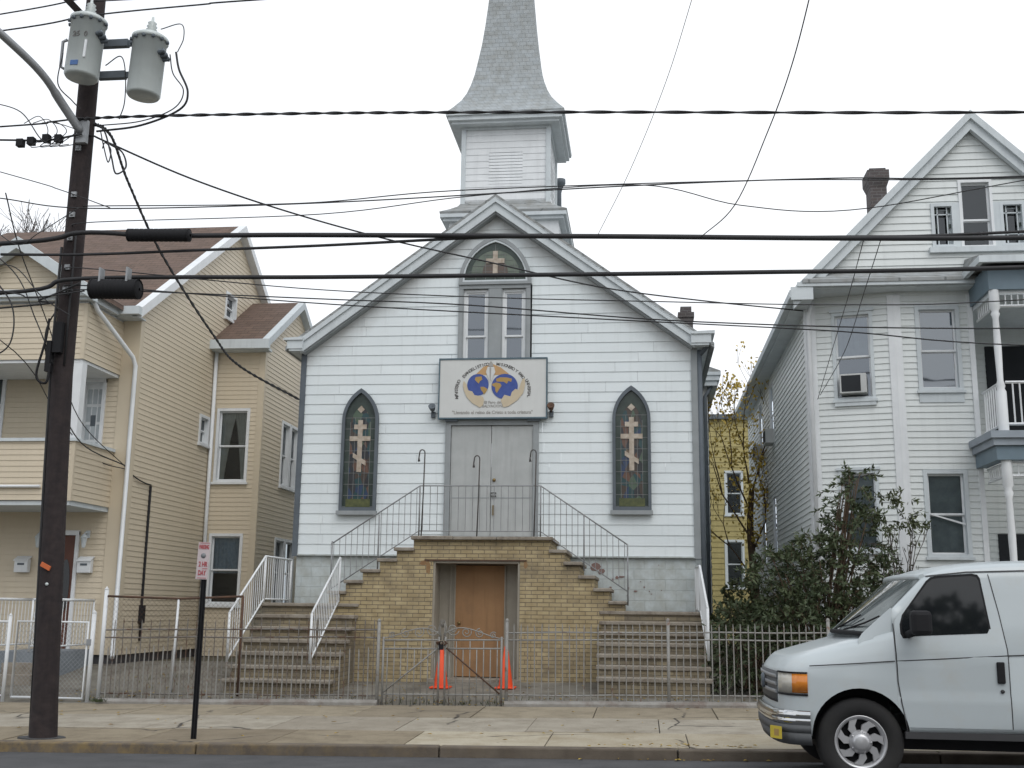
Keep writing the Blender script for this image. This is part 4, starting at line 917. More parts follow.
for F_, u, v, w_, h_, lab in ((FA, .68, 5.56, .55, .36, 'window air conditioner under the sash of the canted bay window'), (FW(RX), 27.0, 5.54, .6, .42, 'air conditioner in the nearer upstairs window of the white house side'), (FW(RX), 29.6, 5.54, .6, .42, 'air conditioner in the farther upstairs window of the white house side')):
    P = F_(u + .1, v, 0); t = thing('air_conditioner', lab, 'air conditioner', P, 'window air conditioners on the white house')
    if F_ is FA: a0, a1 = .55, 1.02
    else: a0, a1 = u - w_ / 2, u + w_ / 2
    MB().fbox(F_, a0, a1, v, v + h_ * (1 if F_ is FA else .8), -.1, .16 if F_ is FA else .22).build('casing', M['acmetal'], t, bevel=.01)
    n = .16 if F_ is FA else .22
    MB().fbox(F_, a0 + .03, a1 - .1, v + .03, v + h_ * (1 if F_ is FA else .8) - .03, n, n + .004).build('grille', M['dark'], t)

# yellow house far behind
yh = thing('yellow_house', 'yellow clapboard house with a flat roof behind the thin autumn tree', 'house', (3, 43, .6))
ws_ = [(3.10, 3.80, 5.20, 6.88), (3.05, 3.78, 2.5, 4.28)]
mb = MB(); siding(mb, FX(43), 1.0, 8.85, .2, .02, K(2.42), K(9), ws_); siding(mb, FW(2.42), 1.0, 8.85, .2, .02, K(43), K(54)); mb.build('wall', M['yellow'], yh)
for w in ws_: window(yh, FX(43), *w, trim=.08, tm='trim', fill='dark')
MB().box(2.42, 9, 53.9, 54, 0, 8.85).box(2.4, 9, 43.06, 54, 0, 1.0).build('back_wall', M['yellow'], yh)
MB().box(2.3, 9.1, 42.8, 54, 8.85, 9.03).build('roof', M['darkgray'], yh)

# ================================================================== fences and gates
zf = lambda x: gx(x) + .19
def iron_fence(x0, x1, label, curb=True, posts=(), alt=False, gap=.106, zt=1.62, col='galv', y=17.62):
    t = thing('iron_fence', label, 'fence', ((x0 + x1) / 2, y, zf((x0 + x1) / 2)), 'iron picket fence along the pavement')
    z = lambda x, h: zf(x) + h - .19
    pk = MB(); sp_ = MB(); n = int((x1 - x0) / gap)
    for j in range(1, n):
        x = x0 + (x1 - x0) * j / n; lean = R.uniform(-.012, .012); dy = R.uniform(-.008, .008)
        if alt and j % 2: h0, h1, r = .26, 1.06 + R.uniform(-.03, .03), .011
        elif alt: h0, h1, r = .2, 1.50 + R.uniform(-.03, .03) if R.random() > .12 else 1.25, .0075
        else: h0, h1, r = (.2 if j % 2 else .27), zt - .19 - .02 + R.uniform(-.012, .012), .0095
        (sp_ if alt and j % 2 else pk).tube([(x, y + dy, z(x, h0)), (x + lean * .5, y + dy, z(x, h1 - .05)), (x + lean, y + dy, z(x, h1))], [r, r, r * .35], 5, False)
    pk.build('picket', M['oldiron' if alt else col], t)
    if alt: sp_.build('short_picket', M['galv'], t)
    rl = MB()
    for h in ((.33, 1.21, 1.33) if alt else (.35, 1.17, 1.28)):
        m_ = 6; pts = []
        for j in range(m_ + 1): x = x0 + (x1 - x0) * j / m_; pts.append((x, y + .012, z(x, h) + R.uniform(-.01, .01)))
        rl.tube(pts, .012, 4, False)
    rl.build('rail', M['oldiron' if alt else col], t)
    for px in posts:
        MB().tube([(px, y, z(px, .05)), (px, y, z(px, 1.45))], .026, 8).lathe((px, y, z(px, 1.45)), (0, 0, 1), [(.026, 0), (.032, .01), (.02, .04), (0, .05)], 8).build('post', M[col], t)
    if curb:
        c = MB(); a, b = x0 - .02, x1 + .02; n = max(2, int((b - a) / 1.5))
        G = []
        for j in range(n + 1):
            x = a + (b - a) * j / n; q = R.uniform(-.008, .008); G.append([(x, y - .10, gx(x) + .05), (x, y - .10, gx(x) + .225 + q), (x, y - .07, gx(x) + .262 + q), (x, y + .10, gx(x) + .265 + q), (x, y + .12, gx(x) + .05)])
        c.grid(G, False); c.poly(G[0][::-1]); c.poly(G[-1]); c.build('curb', M['curb'], t)
    return t
iron_fence(-8.62, -4.12, 'old rusty iron picket fence in front of the left stone stairs', posts=(-4.12,), alt=True, gap=.075)
iron_fence(-2.10, 2.75, 'grey iron picket fence in front of the right stone stairs, running to the van', posts=(-2.10, .37, 2.75))
iron_fence(2.80, 9.4, 'grey iron picket fence in front of the white gabled house, behind the van', posts=(4.8, 7.0, 9.3))
def spiral(P, r, turns, s=1, a0=0): return [P + V((s * r * (1 - k / 26) * math.cos(a0 + turns * 2 * PI * k / 22), 0, r * (1 - k / 26) * math.sin(a0 + turns * 2 * PI * k / 22))) for k in range(23)]
def gate(x0, x1, label, flip):
    y = 17.62; t = thing('iron_gate', label, 'gate', ((x0 + x1) / 2, y, zf(x0)), 'iron gate leaves between the picket fences')
    z = lambda x, h: zf(x) + h - .19
    fr = MB()
    for x in (x0 + .04, x1 - .04): fr.tube([(x, y, z(x, .16)), (x, y, z(x, 1.22))], .017, 6)
    for h in (.35, 1.04, 1.17): fr.tube([(x0 + .04, y, z(x0, h)), (x1 - .04, y, z(x1, h))], .013, 5)
    fr.build('frame', M['galv'], t)
    pk = MB(); n = 9
    for j in range(1, n): x = x0 + (x1 - x0) * j / n; pk.tube([(x, y, z(x, .18)), (x, y, z(x, 1.04 if j % 2 else 1.17))], .009, 5)
    pk.build('picket', M['galv'], t)
    a, b = (x0 + .06, x1 - .06) if not flip else (x1 - .06, x0 + .06)
    MB().tube([(a, y - .02, z(x0, .38)), (b, y - .02, z(x1, 1.04))], .013, 5).build('brace', M['rust' if flip else 'galv'], t)
    sc = MB(); hi = x1 if not flip else x0; lo = x0 if not flip else x1
    pts = [V((lo + (hi - lo) * k / 12, y, z(x0, 1.2 + .16 * math.sin(PI * .9 * (k / 12) ** 1.6)))) for k in range(13)]; sc.tube(pts, .009, 5)
    for q, r, h in ((.18, .055, 1.24), (.4, .075, 1.27), (.62, .085, 1.29), (.84, .10, 1.33)):
        x = lo + (hi - lo) * q; sc.tube(spiral(V((x, y, z(x, h))), r, 1.6, 1 if q < .5 else -1, q * 4), .008, 5)
    for s in (-1, 1): sc.tube([V((hi + s * .03, y, z(hi, 1.17))), V((hi + s * .05, y, z(hi, 1.36))), V((hi + s * .02, y, z(hi, 1.48))), V((hi, y, z(hi, 1.36)))], .009, 5)
    sc.build('scrollwork', M['galv'], t)
    return t
g1 = gate(-4.08, -3.12, 'iron gate leaf with scrolled top, left of the chained lock', False); g2 = gate(-3.10, -2.14, 'iron gate leaf with a rusty diagonal brace in front of the plywood door', True)
P = V((-3.11, 17.58, 1.08)); t = thing('gate_chain', 'dark rusty padlock and chain holding the two iron gate leaves shut', 'chain', P)
mb = MB()
for k in range(9): a = k / 9 * 2 * PI; mb.lathe(P + V((.07 * math.cos(a), .03 * math.sin(a), .02 * math.sin(2 * a))), (math.sin(a), .3, .6), [(.012, -.012), (.026, 0), (.012, .012), (.012, -.012)], 8)
mb.build('chain_link', M['rust'], t)
MB().box(-3.15, -3.08, 17.54, 17.575, .98, 1.06).tube([(-3.14, 17.56, 1.06), (-3.13, 17.56, 1.11), (-3.10, 17.56, 1.11), (-3.09, 17.56, 1.06)], .008, 6).build('padlock', M['black'], t)
def mesh_panel(x0, x1, y, z0, z1, m, parent, d=.075, r=.0022, name='wire_mesh'):
    mb = MB(); k = int((x1 - x0 + z1 - z0) / d)
    for j in range(k):
        for s in (1, -1):
            c = x0 + j * d if s > 0 else x0 - (z1 - z0) + j * d
            # line x = c -/+ (z-z0)
            pts = []
            for z in (z0, z1):
                x = c - s * (z - z0); pts.append([x, z])
            (xa, za), (xb, zb) = pts
            if max(xa, xb) <= x0 or min(xa, xb) >= x1: continue
            def clip(xa, za, xb, zb, lim, hi):
                if (xa > lim) == hi and xa != lim: tt = (lim - xb) / (xa - xb); return lim, zb + (za - zb) * tt
                return xa, za
            xa, za = clip(xa, za, xb, zb, x1, True); xb, zb = clip(xb, zb, xa, za, x1, True)
            xa, za = clip(xa, za, xb, zb, x0, False); xb, zb = clip(xb, zb, xa, za, x0, False)
            mb.tube([(xa, y + s * r, za), (xb, y + s * r, zb)], r, 3, False, False)
    return mb.build(name, m, parent)
# white chain link gate and fence of the left house
def wire_gate(x0, x1, label, loc=17.75):
    t = thing('wire_gate', label, 'gate', ((x0 + x1) / 2, loc, .1), None)
    z0, z1 = gx(x0) + .26, gx(x0) + 1.46
    fr = MB().tube([(x0, loc, z0), (x0, loc, z1), (x1, loc, z1), (x1, loc, z0), (x0, loc, z0)], .022, 8); fr.build('frame', M['white'], t)
    mesh_panel(x0, x1, loc, z0, z1, M['galvpipe'], t); return t
t = wire_gate(-10.20, -8.98, 'white chain link gate behind the utility pole, in front of the tan house stoop')
MB().box(-8.98, -8.90, 17.72, 17.76, .95, 1.05).build('latch', M['galvpipe'], t)
t = thing('wire_fence', 'white chain link fence panel at the left edge, beside the chain link gate', 'fence', (-11.3, 17.75, .1))
MB().tube([(-14, 17.75, 1.29), (-10.36, 17.75, 1.31)], .022, 8).tube([(-14, 17.75, .13), (-10.36, 17.75, .14)], .014, 6).build('rail', M['white'], t); mesh_panel(-14, -10.36, 17.75, .13, 1.29, M['galvpipe'], t)
for x in (-10.34, -12.6): MB().tube([(x, 17.75, -.1), (x, 17.75, 1.40)], .03, 8).lathe((x, 17.75, 1.40), (0, 0, 1), [(.03, 0), (.035, .01), (.0, .05)], 8).build('post', M['white'], t)
t = thing('rusty_wire_fence', 'rusty chain link fence with tall white end post beside the tan house alley', 'fence', (-7.5, 17.8, .1))
MB().tube([(-8.72, 17.8, 1.74), (-7.5, 17.8, 1.71), (-6.42, 17.8, 1.76)], .02, 8).build('rail', M['rust'], t); mesh_panel(-8.72, -6.42, 17.8, .3, 1.72, M['rust'], t, .08, .0015)
MB().tube([(-8.90, 17.76, 0), (-8.90, 17.76, 1.46)], .036, 8).lathe((-8.90, 17.76, 1.46), (0, 0, 1), [(.036, 0), (.042, .01), (0, .06)], 8).build('gate_post', M['white'], t)
MB().tube([(-8.74, 17.8, 0), (-8.74, 17.8, 1.84)], .034, 8).lathe((-8.74, 17.8, 1.84), (0, 0, 1), [(.034, 0), (.04, .01), (0, .06)], 8).build('post', M['white'], t)
MB().tube([(-7.53, 17.8, .2), (-7.50, 17.8, 1.70)], .02, 6).build('post', M['white'], t); MB().tube([(-6.42, 17.8, .2), (-6.42, 17.8, 1.76)], .022, 6).build('post', M['rust'], t)

# traffic cones by the cellar door
for x, y, lab, tilt in ((-3.46, 19.55, 'orange traffic cone at the left jamb of the plywood door', .1), (-2.34, 19.55, 'bright orange traffic cone at the right jamb of the plywood door', 0)):
    z = yard_z(x, y) + .012; t = thing('traffic_cone', lab, 'cone', (x, y, z), 'traffic cones in front of the plywood door')
    MB().box(x - .17, x + .17, y - .17, y + .17, z, z + .03).build('base', M['cone'], t, bevel=.01)
    MB().lathe((x, y, z + .03), (0, 0, 1), [(.125, 0), (.12, .03), (.032, .66), (.024, .67), (.02, .60)], 20).build('cone_body', M['cone'], t)
# ================================================================== utility pole and what hangs on it
def spline(P, k=8):
    P = [V(p) for p in P]
    if len(P) < 3: return [P[0].lerp(P[-1], j / k) for j in range(k + 1)]
    out = []
    for i in range(len(P) - 1):
        a = P[i - 1] if i else P[0] * 2 - P[1]; b, c = P[i], P[i + 1]; d = P[i + 2] if i + 2 < len(P) else P[-1] * 2 - P[-2]
        for j in range(k):
            t = j / k; out.append(.5 * ((2 * b) + (c - a) * t + (2 * a - 5 * b + 4 * c - d) * t * t + (3 * b - a - 3 * c + d) * t ** 3))
    return out + [P[-1]]
PB = V((-7.085, 13.12, 0)); pole_x = lambda z: -7.085 - .042 * min(z, 4.5) - .003 * max(0, z - 4.5)
up_ = thing('utility_pole', 'dark creosoted wooden utility pole at the kerb on the left', 'pole', PB)
zs_ = [-.1, .02, .5, 1.5, 3, 4.5, 6, 7, 8.5, 10, 11.8]
MB().tube([(pole_x(z), 13.12, z) for z in zs_], [.175, .165, .152, .142, .134, .130, .128, .128, .127, .125, .12], 16).build('shaft', M['pole'], up_)
mb = MB()
for z in (5.6, 5.9, 6.3, 6.62, 6.9, 7.75, 7.55, 8.9): mb.lathe((pole_x(z) + .01, 13.0, z), (0, -1, 0), [(0, .035), (.025, .03), (.025, 0)], 6).box(pole_x(z) - .025, pole_x(z) + .045, 12.975, 13.0, z - .035, z + .035)
mb.build('bolt_plate', M['galvpipe'], up_)
MB().hexa([(-7.24, 12.955, 2.06), (-7.12, 12.955, 2.0), (-7.12, 12.975, 2.0), (-7.24, 12.975, 2.06), (-7.22, 12.955, 2.11), (-7.10, 12.955, 2.05), (-7.10, 12.975, 2.05), (-7.22, 12.975, 2.11)]).build('orange_tag', M['orangetag'], up_); MB().lathe((-7.14, 12.98, 1.84), (0, -1, 0), [(0, .01), (.02, .01), (.02, 0)], 10).build('tag', M['steel'], up_)
mb = MB().tube([(pole_x(z) - .135, 13.06, z) for z in (.0, 1.5, 3.2, 4.8, 6.2)], .018, 6).tube([(pole_x(z) + .08, 13.0, z) for z in (4.6, 5.3, 5.8, 6.4)], .014, 6); mb.build('riser_cable', M['cable'], up_)
MB().box(pole_x(4.9) - .06, pole_x(4.9) + .05, 12.92, 13.0, 4.75, 5.15).box(pole_x(4.6) - .13, pole_x(4.6) - .07, 12.9, 13.0, 4.5, 4.9).tube(spline([(pole_x(4.9) - .15, 12.95, 5.2), (-7.42, 12.9, 4.9), (-7.5, 12.9, 4.45), (-7.36, 12.9, 4.35), (-7.34, 12.92, 4.6)]), .016, 6).build('cable_bundle', M['black'], up_)
MB().bar((-7.33, 13.12, 9.42), (-7.33, 11.9, 9.42), .09).bar((-7.33, 13.1, 9.9), (-7.33, 12.2, 9.46), .04).build('bracket_arm', M['pole'], up_)
MB().prism(Frame((-7.09, 13.12, 0), (1, 0, 0), (0, 0, 1), (0, 1, 0)), [(.27 * math.cos(2 * PI * j / 14) * R.uniform(.75, 1.15), .2 * math.sin(2 * PI * j / 14) * R.uniform(.8, 1.1)) for j in range(14)], -.01, .028).build('tar_collar', M['asphalt'], up_)
# street lamp arm
t = thing('street_lamp', 'grey street lamp arm bolted to the utility pole, curving out over the road', 'street lamp', (-7.26, 12.98, 7.75))
arm = spline([(-7.25, 12.96, 7.72), (-7.40, 12.7, 8.0), (-7.50, 12.35, 8.24), (-7.68, 11.9, 8.44), (-8.0, 11.2, 8.7), (-8.4, 10.2, 8.9)])
MB().tube(arm, [.058] * 12 + [.05] * (len(arm) - 12), 10).build('arm', M['galvpipe'], t); MB().box(-7.30, -7.16, 12.93, 13.0, 7.56, 7.88).build('mount_plate', M['galvpipe'], t)
MB().lathe((-8.35, 10.3, 8.9), (-.4, -1, .1), [(0, -.05), (.06, 0), (.14, .15), (.15, .4), (.08, .58), (0, .6)], 12).build('lamp_head', M['galvpipe'], t)
def transformer(P, lab, marks):
    t = thing('transformer', lab, 'transformer', P, 'pole mounted transformers'); r, h = .218, .80; P = V(P); ax = V((.045, 0, 1))
    MB().lathe(P, ax, [(0, .02), (r - .02, 0), (r, .03), (r, h - .02), (r + .02, h - .02), (r + .02, h + .03), (r - .04, h + .07), (0, h + .10)], 28).build('tank', M['steel'], t)
    MB().lathe(P + ax * (h + .08), ax, [(.05, 0), (.075, .02), (.045, .04), (.075, .07), (.045, .09), (.07, .12), (.04, .14), (.06, .17), (.02, .2), (.015, .26), (0, .26)], 12).build('bushing', M['steel'], t)
    mb = MB()
    for k in range(7): a = PI * (1.05 + .16 * k); mb.lathe(P + V((r * 1.04 * math.cos(a), r * 1.04 * math.sin(a), 0)) + ax * (h - .04), (math.cos(a), math.sin(a), 0), [(.0, .03), (.025, .03), (.025, 0)], 6)
    for a in (.25, .05, .45): mb.lathe(P + V((r * math.cos(a - .5), r * math.sin(a - .5), 0)) + ax * (h - .22 - a * .15), (math.cos(a - .5), math.sin(a - .5), 0), [(.035, 0), (.03, .05), (.035, .08), (0, .1)], 8)
    mb.build('terminal', M['darkgray'], t)
    f = Frame(P + V((0, -r - .003, 0)), (1, 0, 0), (0, -1, 0), ax)
    if marks:
        lettering([('25', .10, -.02, .52, 0, None, 0.003), ('0', .10, .10, .52, 0, None, -.012)], f, M['ink'], t)
        MB().fbox(f, -.05, .05, .085, .15, -.006, .004).build('sticker', M['blueslab'], t); MB().fbox(f, .095, .125, .2, .44, -.035, -.016).build('label_strip', M['white'], t)
    return t
transformer((-7.25, 12.86, 8.36), 'grey transformer drum hung on the front of the utility pole with dark number marks', True)
transformer((-6.47, 13.05, 8.16), 'grey transformer drum hung out to the right of the utility pole', False)
t = thing('transformer_bracket', 'dark steel bracket arms joining the transformers to the pole', 'bracket', (-7.1, 13.0, 8.5))
mb = MB()
for z in (8.98, 8.52): mb.box(-7.1, -6.72, 12.99, 13.07, z - .08, z + .02).box(-6.74, -6.56, 13.03, 13.07, z - .06, z + .02)
for z in (9.0, 8.62): mb.box(-7.56, -7.2, 12.98, 13.02, z - .02, z + .02)
mb.build('arm', M['darkgray'], t); MB().tube([(-7.55, 12.95, 9.0), (-7.6, 12.93, 8.96), (-7.6, 12.93, 8.6), (-7.53, 12.95, 8.56)], .022, 6).build('strap', M['galvpipe'], t)
up_.location += V((-.13, .24, 0)); bpy.data.objects['street_lamp'].location += V((-.10, .2, .03)); t.location += V((-.08, .15, .06))
# cables
def cable(label, pts, r, cat='cable', m='cable', twist=False, k=8):
    if -7.35 < pts[0][0] < -6.95 and 12.95 < pts[0][1] < 13.35 and pts[0][2] < 8.1 and pts[-1][0] > -7.0: pts = [(-7.43, 13.36, pts[0][2] + .02)] + list(pts)
    P = spline(pts, k); o = V(P[0]); mb = MB().tube(P, r, 6)
    ob = mb.build('overhead_cable', M[m], loc=o); tag(ob, label, cat, 'overhead cables between the poles and houses')
    if twist:
        q = spline(pts, 60); tw_ = MB()
        for s in (0, PI): tw_.tube([p + V((0, math.cos(j * .55 + s), math.sin(j * .55 + s))) * r * 1.0 for j, p in enumerate(q)], r * .8, 5)
        tw_.build('twisted_strand', M[m], ob)
    return ob
cable('twisted black cable crossing in front of the spire, topmost of the street cables', [(-7.14, 13.1, 7.91), (-4.35, 13.1, 7.86), (-.97, 13.1, 7.74), (4.59, 13.1, 7.51), (12, 13.1, 7.3), (30, 13.1, 7.9)], .013, twist=True)
cable('thick black cable with a long splice sleeve, crossing just under the church gable peak', [(-30, 13.1, 7.0), (-14, 13.1, 6.1), (-8.28, 13.1, 6.2), (-7.17, 13.1, 6.32), (-6.11, 13.1, 6.25), (-4.26, 13.1, 6.21), (-.48, 13.1, 6.09), (4.47, 13.1, 5.94), (12, 13.1, 5.9), (30, 13.1, 6.9)], .034)
cable('thinner black cable sagging below the spliced thick cable left of the church gable', [(-8.27, 13.12, 6.06), (-7.12, 13.12, 6.03), (-5.56, 13.12, 6.05), (-3.99, 13.12, 6.07), (-1.96, 13.12, 6.12), (-.48, 13.12, 6.10), (2.28, 13.16, 6.03), (4.51, 13.2, 6.05), (12, 13.2, 6.3)], .020)
cable('thick black cable crossing the arched gable window, lowest of the thick ones', [(-30, 13.1, 6.6), (-14, 13.1, 5.4), (-8.21, 13.1, 5.53), (-7.14, 13.1, 5.70), (-3.97, 13.1, 5.65), (-1.46, 13.1, 5.62), (1.43, 13.1, 5.59), (4.44, 13.1, 5.58), (12, 13.1, 5.7), (30, 13.1, 6.7)], .029)
cable('thin wire rising slightly across the belfry toward the right', [(-8.36, 13.1, 6.83), (-7.09, 13.1, 6.65), (-4.02, 13.1, 6.63), (-.23, 13.1, 6.73), (2.29, 13.1, 6.75), (4.53, 13.1, 6.70), (12, 13.1, 6.8)], .009)
cable('thin wire just above its twin across the foot of the belfry', [(-7.2, 13.3, 6.76), (-4.35, 13.3, 6.71), (-2.26, 13.3, 6.82), (1.49, 13.3, 6.83), (4.59, 13.3, 6.76), (12, 13.3, 6.8)], .008)
cable('thin wire dipping between the belfry and the right chimney', [(-7.01, 13.1, 6.46), (-4.01, 13.1, 6.48), (-2.1, 13.1, 6.66), (.01, 13.1, 6.74), (1.22, 13.1, 6.44), (2.51, 13.1, 6.34), (4.52, 13.1, 6.65), (9, 13.1, 7.4)], .007)
cable('twisted service drop swooping from the pole down to the left corner of the church', [(-7.43, 13.36, 8.0), (-7.12, 13.5, 7.86), (-7.30, 14.5, 7.56), (-7.40, 16.0, 6.96), (-7.5, 18.5, 6.3), (-7.54, 20.0, 6.06), (-6.98, 21.95, 5.78)], .017, twist=True)
cable('long service drop running from the pole across the church gable to the white gabled house', [(-7.25, 13.3, 7.75), (-7.10, 13.4, 7.70), (-6.38, 14.5, 7.60), (-5.37, 15.5, 7.47), (-4.06, 16.5, 7.33), (-2.45, 17.5, 7.20), (-.7, 19.0, 7.18), (1.09, 20.0, 7.18), (3.05, 20.9, 7.19)], .013)
cable('thin phone wire crossing the church sashes, lower of three', [(-6.99, 13.1, 5.55), (-3.83, 13.1, 5.36), (-2.07, 13.1, 5.25), (.71, 13.1, 4.99), (4.39, 13.1, 4.85), (10, 13.1, 4.9)], .009)
cable('thin phone wire crossing the church sashes, uppermost of three', [(-7.1, 13.1, 5.84), (-4.22, 13.1, 5.51), (-1.95, 13.1, 5.35), (0, 13.1, 5.26), (2.34, 13.1, 5.17), (4.41, 13.1, 5.19), (10, 13.1, 5.5)], .007)
cable('thin phone wire falling to the right past the lower edge of the church eave', [(-7.07, 13.15, 5.62), (-3.83, 13.15, 5.31), (-.48, 13.15, 5.06), (2.33, 13.15, 4.86), (4.37, 13.15, 4.66), (10, 13.15, 4.4)], .008)
cable('thin wire climbing from the thick cable above the church roof up over the street', [(-.5, 13.1, 6.12), (-.095, 11.6, 6.32), (.263, 10.3, 6.67), (.486, 9.2, 6.94), (.72, 7.9, 7.25), (.9, 6.0, 7.7)], .0035)
cable('looping wire curving from the thick cable up over the street right of the spire', [(.73, 13.1, 6.04), (1.01, 11.5, 5.85), (1.21, 10.0, 6.03), (1.30, 9.0, 6.16), (1.33, 8.0, 6.29), (1.34, 7, 6.44), (1.32, 5.6, 6.7)], .006)
cable('thin wire hanging down the white house to its front corner, left of a pair', [(2.65, 13.1, 5.97), (2.82, 15.0, 5.89), (3.06, 18.0, 5.76), (3.24, 20.85, 5.48)], .006)
cable('thin wire hanging down the white house to its front corner, right of a pair', [(2.85, 13.1, 5.97), (3.0, 15.0, 5.85), (3.26, 18.0, 5.75), (3.28, 20.78, 5.55)], .006)
cable('primary wire leaving the pole top to the upper left', [(-30, 13.1, 8.2), (-14, 13.1, 8.9), (-8.65, 13.1, 9.49), (-7.4, 13.1, 9.68)], .010)
cable('pair of primary wires along the top edge of the picture, lower wire', [(-30, 13.1, 8.0), (-14, 13.1, 8.8), (-8.62, 13.1, 9.24), (-7.35, 13.1, 9.40), (-5.8, 13.1, 9.48), (-4.43, 13.1, 9.52), (6, 13.1, 9.7)], .011)
cable('pair of primary wires along the top edge of the picture, upper wire', [(-7.3, 13.0, 9.55), (-5.25, 13.0, 9.55), (-4.43, 13.0, 9.53), (6, 13.0, 9.8)], .009)
cable('black wire entering from the left edge to the street lamp bracket height', [(-14, 13.1, 7.7), (-8.46, 13.1, 7.84), (-7.76, 13.1, 7.88), (-7.3, 13.1, 7.92)], .012)
cable('black wire with connectors entering from the left edge just below the lamp bracket', [(-14, 13.1, 7.9), (-8.44, 13.1, 7.65), (-7.88, 13.1, 7.61), (-7.3, 13.1, 7.69)], .014)
cable('curling jumper wire left of the pole under the street lamp arm', [(-8.6, 13.0, 8.16), (-8.13, 13.0, 7.99), (-7.81, 13.0, 7.60), (-7.6, 13.0, 7.52), (-7.45, 13.0, 7.62)], .008)
cable('thin wire slanting down to the pole from the left edge, above the house roof', [(-14, 13.1, 8.9), (-8.40, 13.1, 7.2), (-7.53, 13.1, 6.92), (-6.82, 13.1, 6.65)], .007)
cable('service wires dropping from the pole over the balcony to the tan house corner', [(-7.23, 13.1, 5.55), (-8.4, 14.6, 5.35), (-9.5, 17.0, 5.0), (-10.2, 19.3, 4.5), (-10.1, 21.0, 4.28)], .012)
cable('thin wire crossing the balcony from the left edge to the tan house corner', [(-12.5, 14.0, 6.9), (-10.57, 17.0, 5.89), (-10.49, 19.0, 4.88), (-10.45, 20.4, 4.35), (-10.1, 20.97, 4.22)], .009)
cable('second thin wire crossing the balcony, above the other one', [(-8.6, 13.6, 7.1), (-9.16, 15.0, 6.76), (-9.71, 17.0, 6.05), (-10.25, 19.2, 4.96), (-10.1, 20.98, 4.25)], .009)
cable('black wire running from the tan house corner to its service conduit', [(-10.1, 20.97, 4.24), (-10.02, 21.2, 4.1), (-10.0, 21.6, 4.03), (-10.01, 21.95, 4.02)], .014)
cable('black cable from the left edge to the pole, under the thick street cables', [(-16, 13.1, 4.9), (-8.19, 13.1, 5.33), (-7.66, 13.1, 5.43), (-7.14, 13.1, 5.64)], .013)
cable('looping transformer lead hanging between the two drums', [(-6.95, 12.9, 8.55), (-6.78, 12.95, 8.7), (-6.72, 13.0, 8.5), (-6.72, 13.05, 8.1), (-6.80, 13.1, 7.88)], .008)
cable('bundled transformer leads sweeping from the right drum to the pole', [(-6.04, 13.0, 8.75), (-5.98, 13.0, 8.5), (-5.86, 13.05, 8.2), (-5.98, 13.1, 7.98), (-6.5, 13.1, 7.78), (-7.1, 13.1, 7.72)], .014)
cable('thin transformer lead looping over the right drum', [(-6.3, 13.05, 9.12), (-6.0, 13.0, 9.15), (-5.95, 13.0, 8.95), (-6.02, 13.0, 8.75)], .007)
cable('small lead from the left drum to the pole', [(-7.5, 12.8, 8.7), (-7.56, 12.85, 8.3), (-7.4, 12.95, 8.1), (-7.3, 13.0, 8.0)], .008)
cable('drip loop hanging beside the pole where the service drops start, larger one', [(-7.15, 13.2, 7.86), (-6.98, 13.1, 7.7), (-6.86, 13.1, 7.35), (-6.78, 13.1, 7.12), (-6.70, 13.2, 7.25), (-6.82, 13.3, 7.5), (-7.0, 13.3, 7.62)], .012)
cable('drip loop hanging beside the pole where the service drops start, smaller one', [(-7.1, 13.2, 7.78), (-6.98, 13.1, 7.5), (-6.90, 13.1, 7.28), (-6.93, 13.2, 7.5), (-7.02, 13.2, 7.6), (-7.05, 13.2, 7.52)], .008)
cable('second lead from the right drum sweeping to the pole, inside the bundle', [(-6.12, 13.0, 8.72), (-6.06, 13.0, 8.45), (-5.92, 13.05, 8.22), (-6.06, 13.1, 8.0), (-6.5, 13.1, 7.84), (-7.1, 13.1, 7.80)], .008)
cable('short wire joining the small house wing to the phone wires left of the pole', [(-8.4, 13.05, 5.9), (-8.0, 13.05, 5.85), (-7.6, 13.05, 5.45), (-7.2, 13.05, 5.2)], .007)
cable('thin black wire dipping from the left edge to the lower splice case', [(-12, 13.0, 6.0), (-8.3, 13.0, 5.55), (-7.7, 12.95, 5.42), (-7.0, 12.98, 5.5)], .010)
cable('wire crossing diagonally down left of the pole over the porch eave', [(-9.2, 13.4, 6.6), (-8.2, 13.3, 5.9), (-7.75, 13.2, 5.2), (-7.45, 13.2, 4.6)], .008)
cable('slack loop of wire hanging at the left edge in front of the porch bay', [(-8.3, 13.0, 5.75), (-7.98, 13.0, 5.35), (-7.92, 13.0, 4.95), (-8.05, 13.0, 4.72), (-8.5, 13.0, 4.6)], .010)
cable('thin slack wire left of the pole over the small front gable', [(-8.5, 13.0, 6.5), (-8.0, 13.0, 6.15), (-7.7, 13.0, 6.3), (-7.2, 13.0, 6.62)], .006)
# splice cases and connectors
for lab, x0, x1, z, r in (('long black splice sleeve on the upper thick cable right of the pole', -6.50, -5.66, 6.235, .085), ('short fat black splice case with two clips beside the pole on the lower thick cable', -6.92, -6.28, 5.53, .13)):
    t = thing('splice_case', lab, 'splice case', ((x0 + x1) / 2, 13.0, z), 'cable splice cases near the pole')
    n = 13; pr_ = [(.02, 0), (r * .8, .01), (r, .03)]
    for k in range(n): h = (x1 - x0) * (k + .5) / n; pr_ += [(r, h - .02), (r * .93, h), (r, h + .02)]
    pr_ += [(r, x1 - x0 - .03), (r * .8, x1 - x0 - .01), (.02, x1 - x0)]
    MB().lathe((x0, 13.0, z), (1, 0, -.03), pr_, 14).build('sleeve', M['black'], t)
    mb = MB()
    for q in ((.22, .78) if r > .1 else ()): mb.box(x0 + (x1 - x0) * q - .012, x0 + (x1 - x0) * q + .012, 12.90 if r > .1 else 12.99, 13.02, z + r * .5, z + r + .12)
    if r > .1: mb.build('hanger_clip', M['galvpipe'], t)
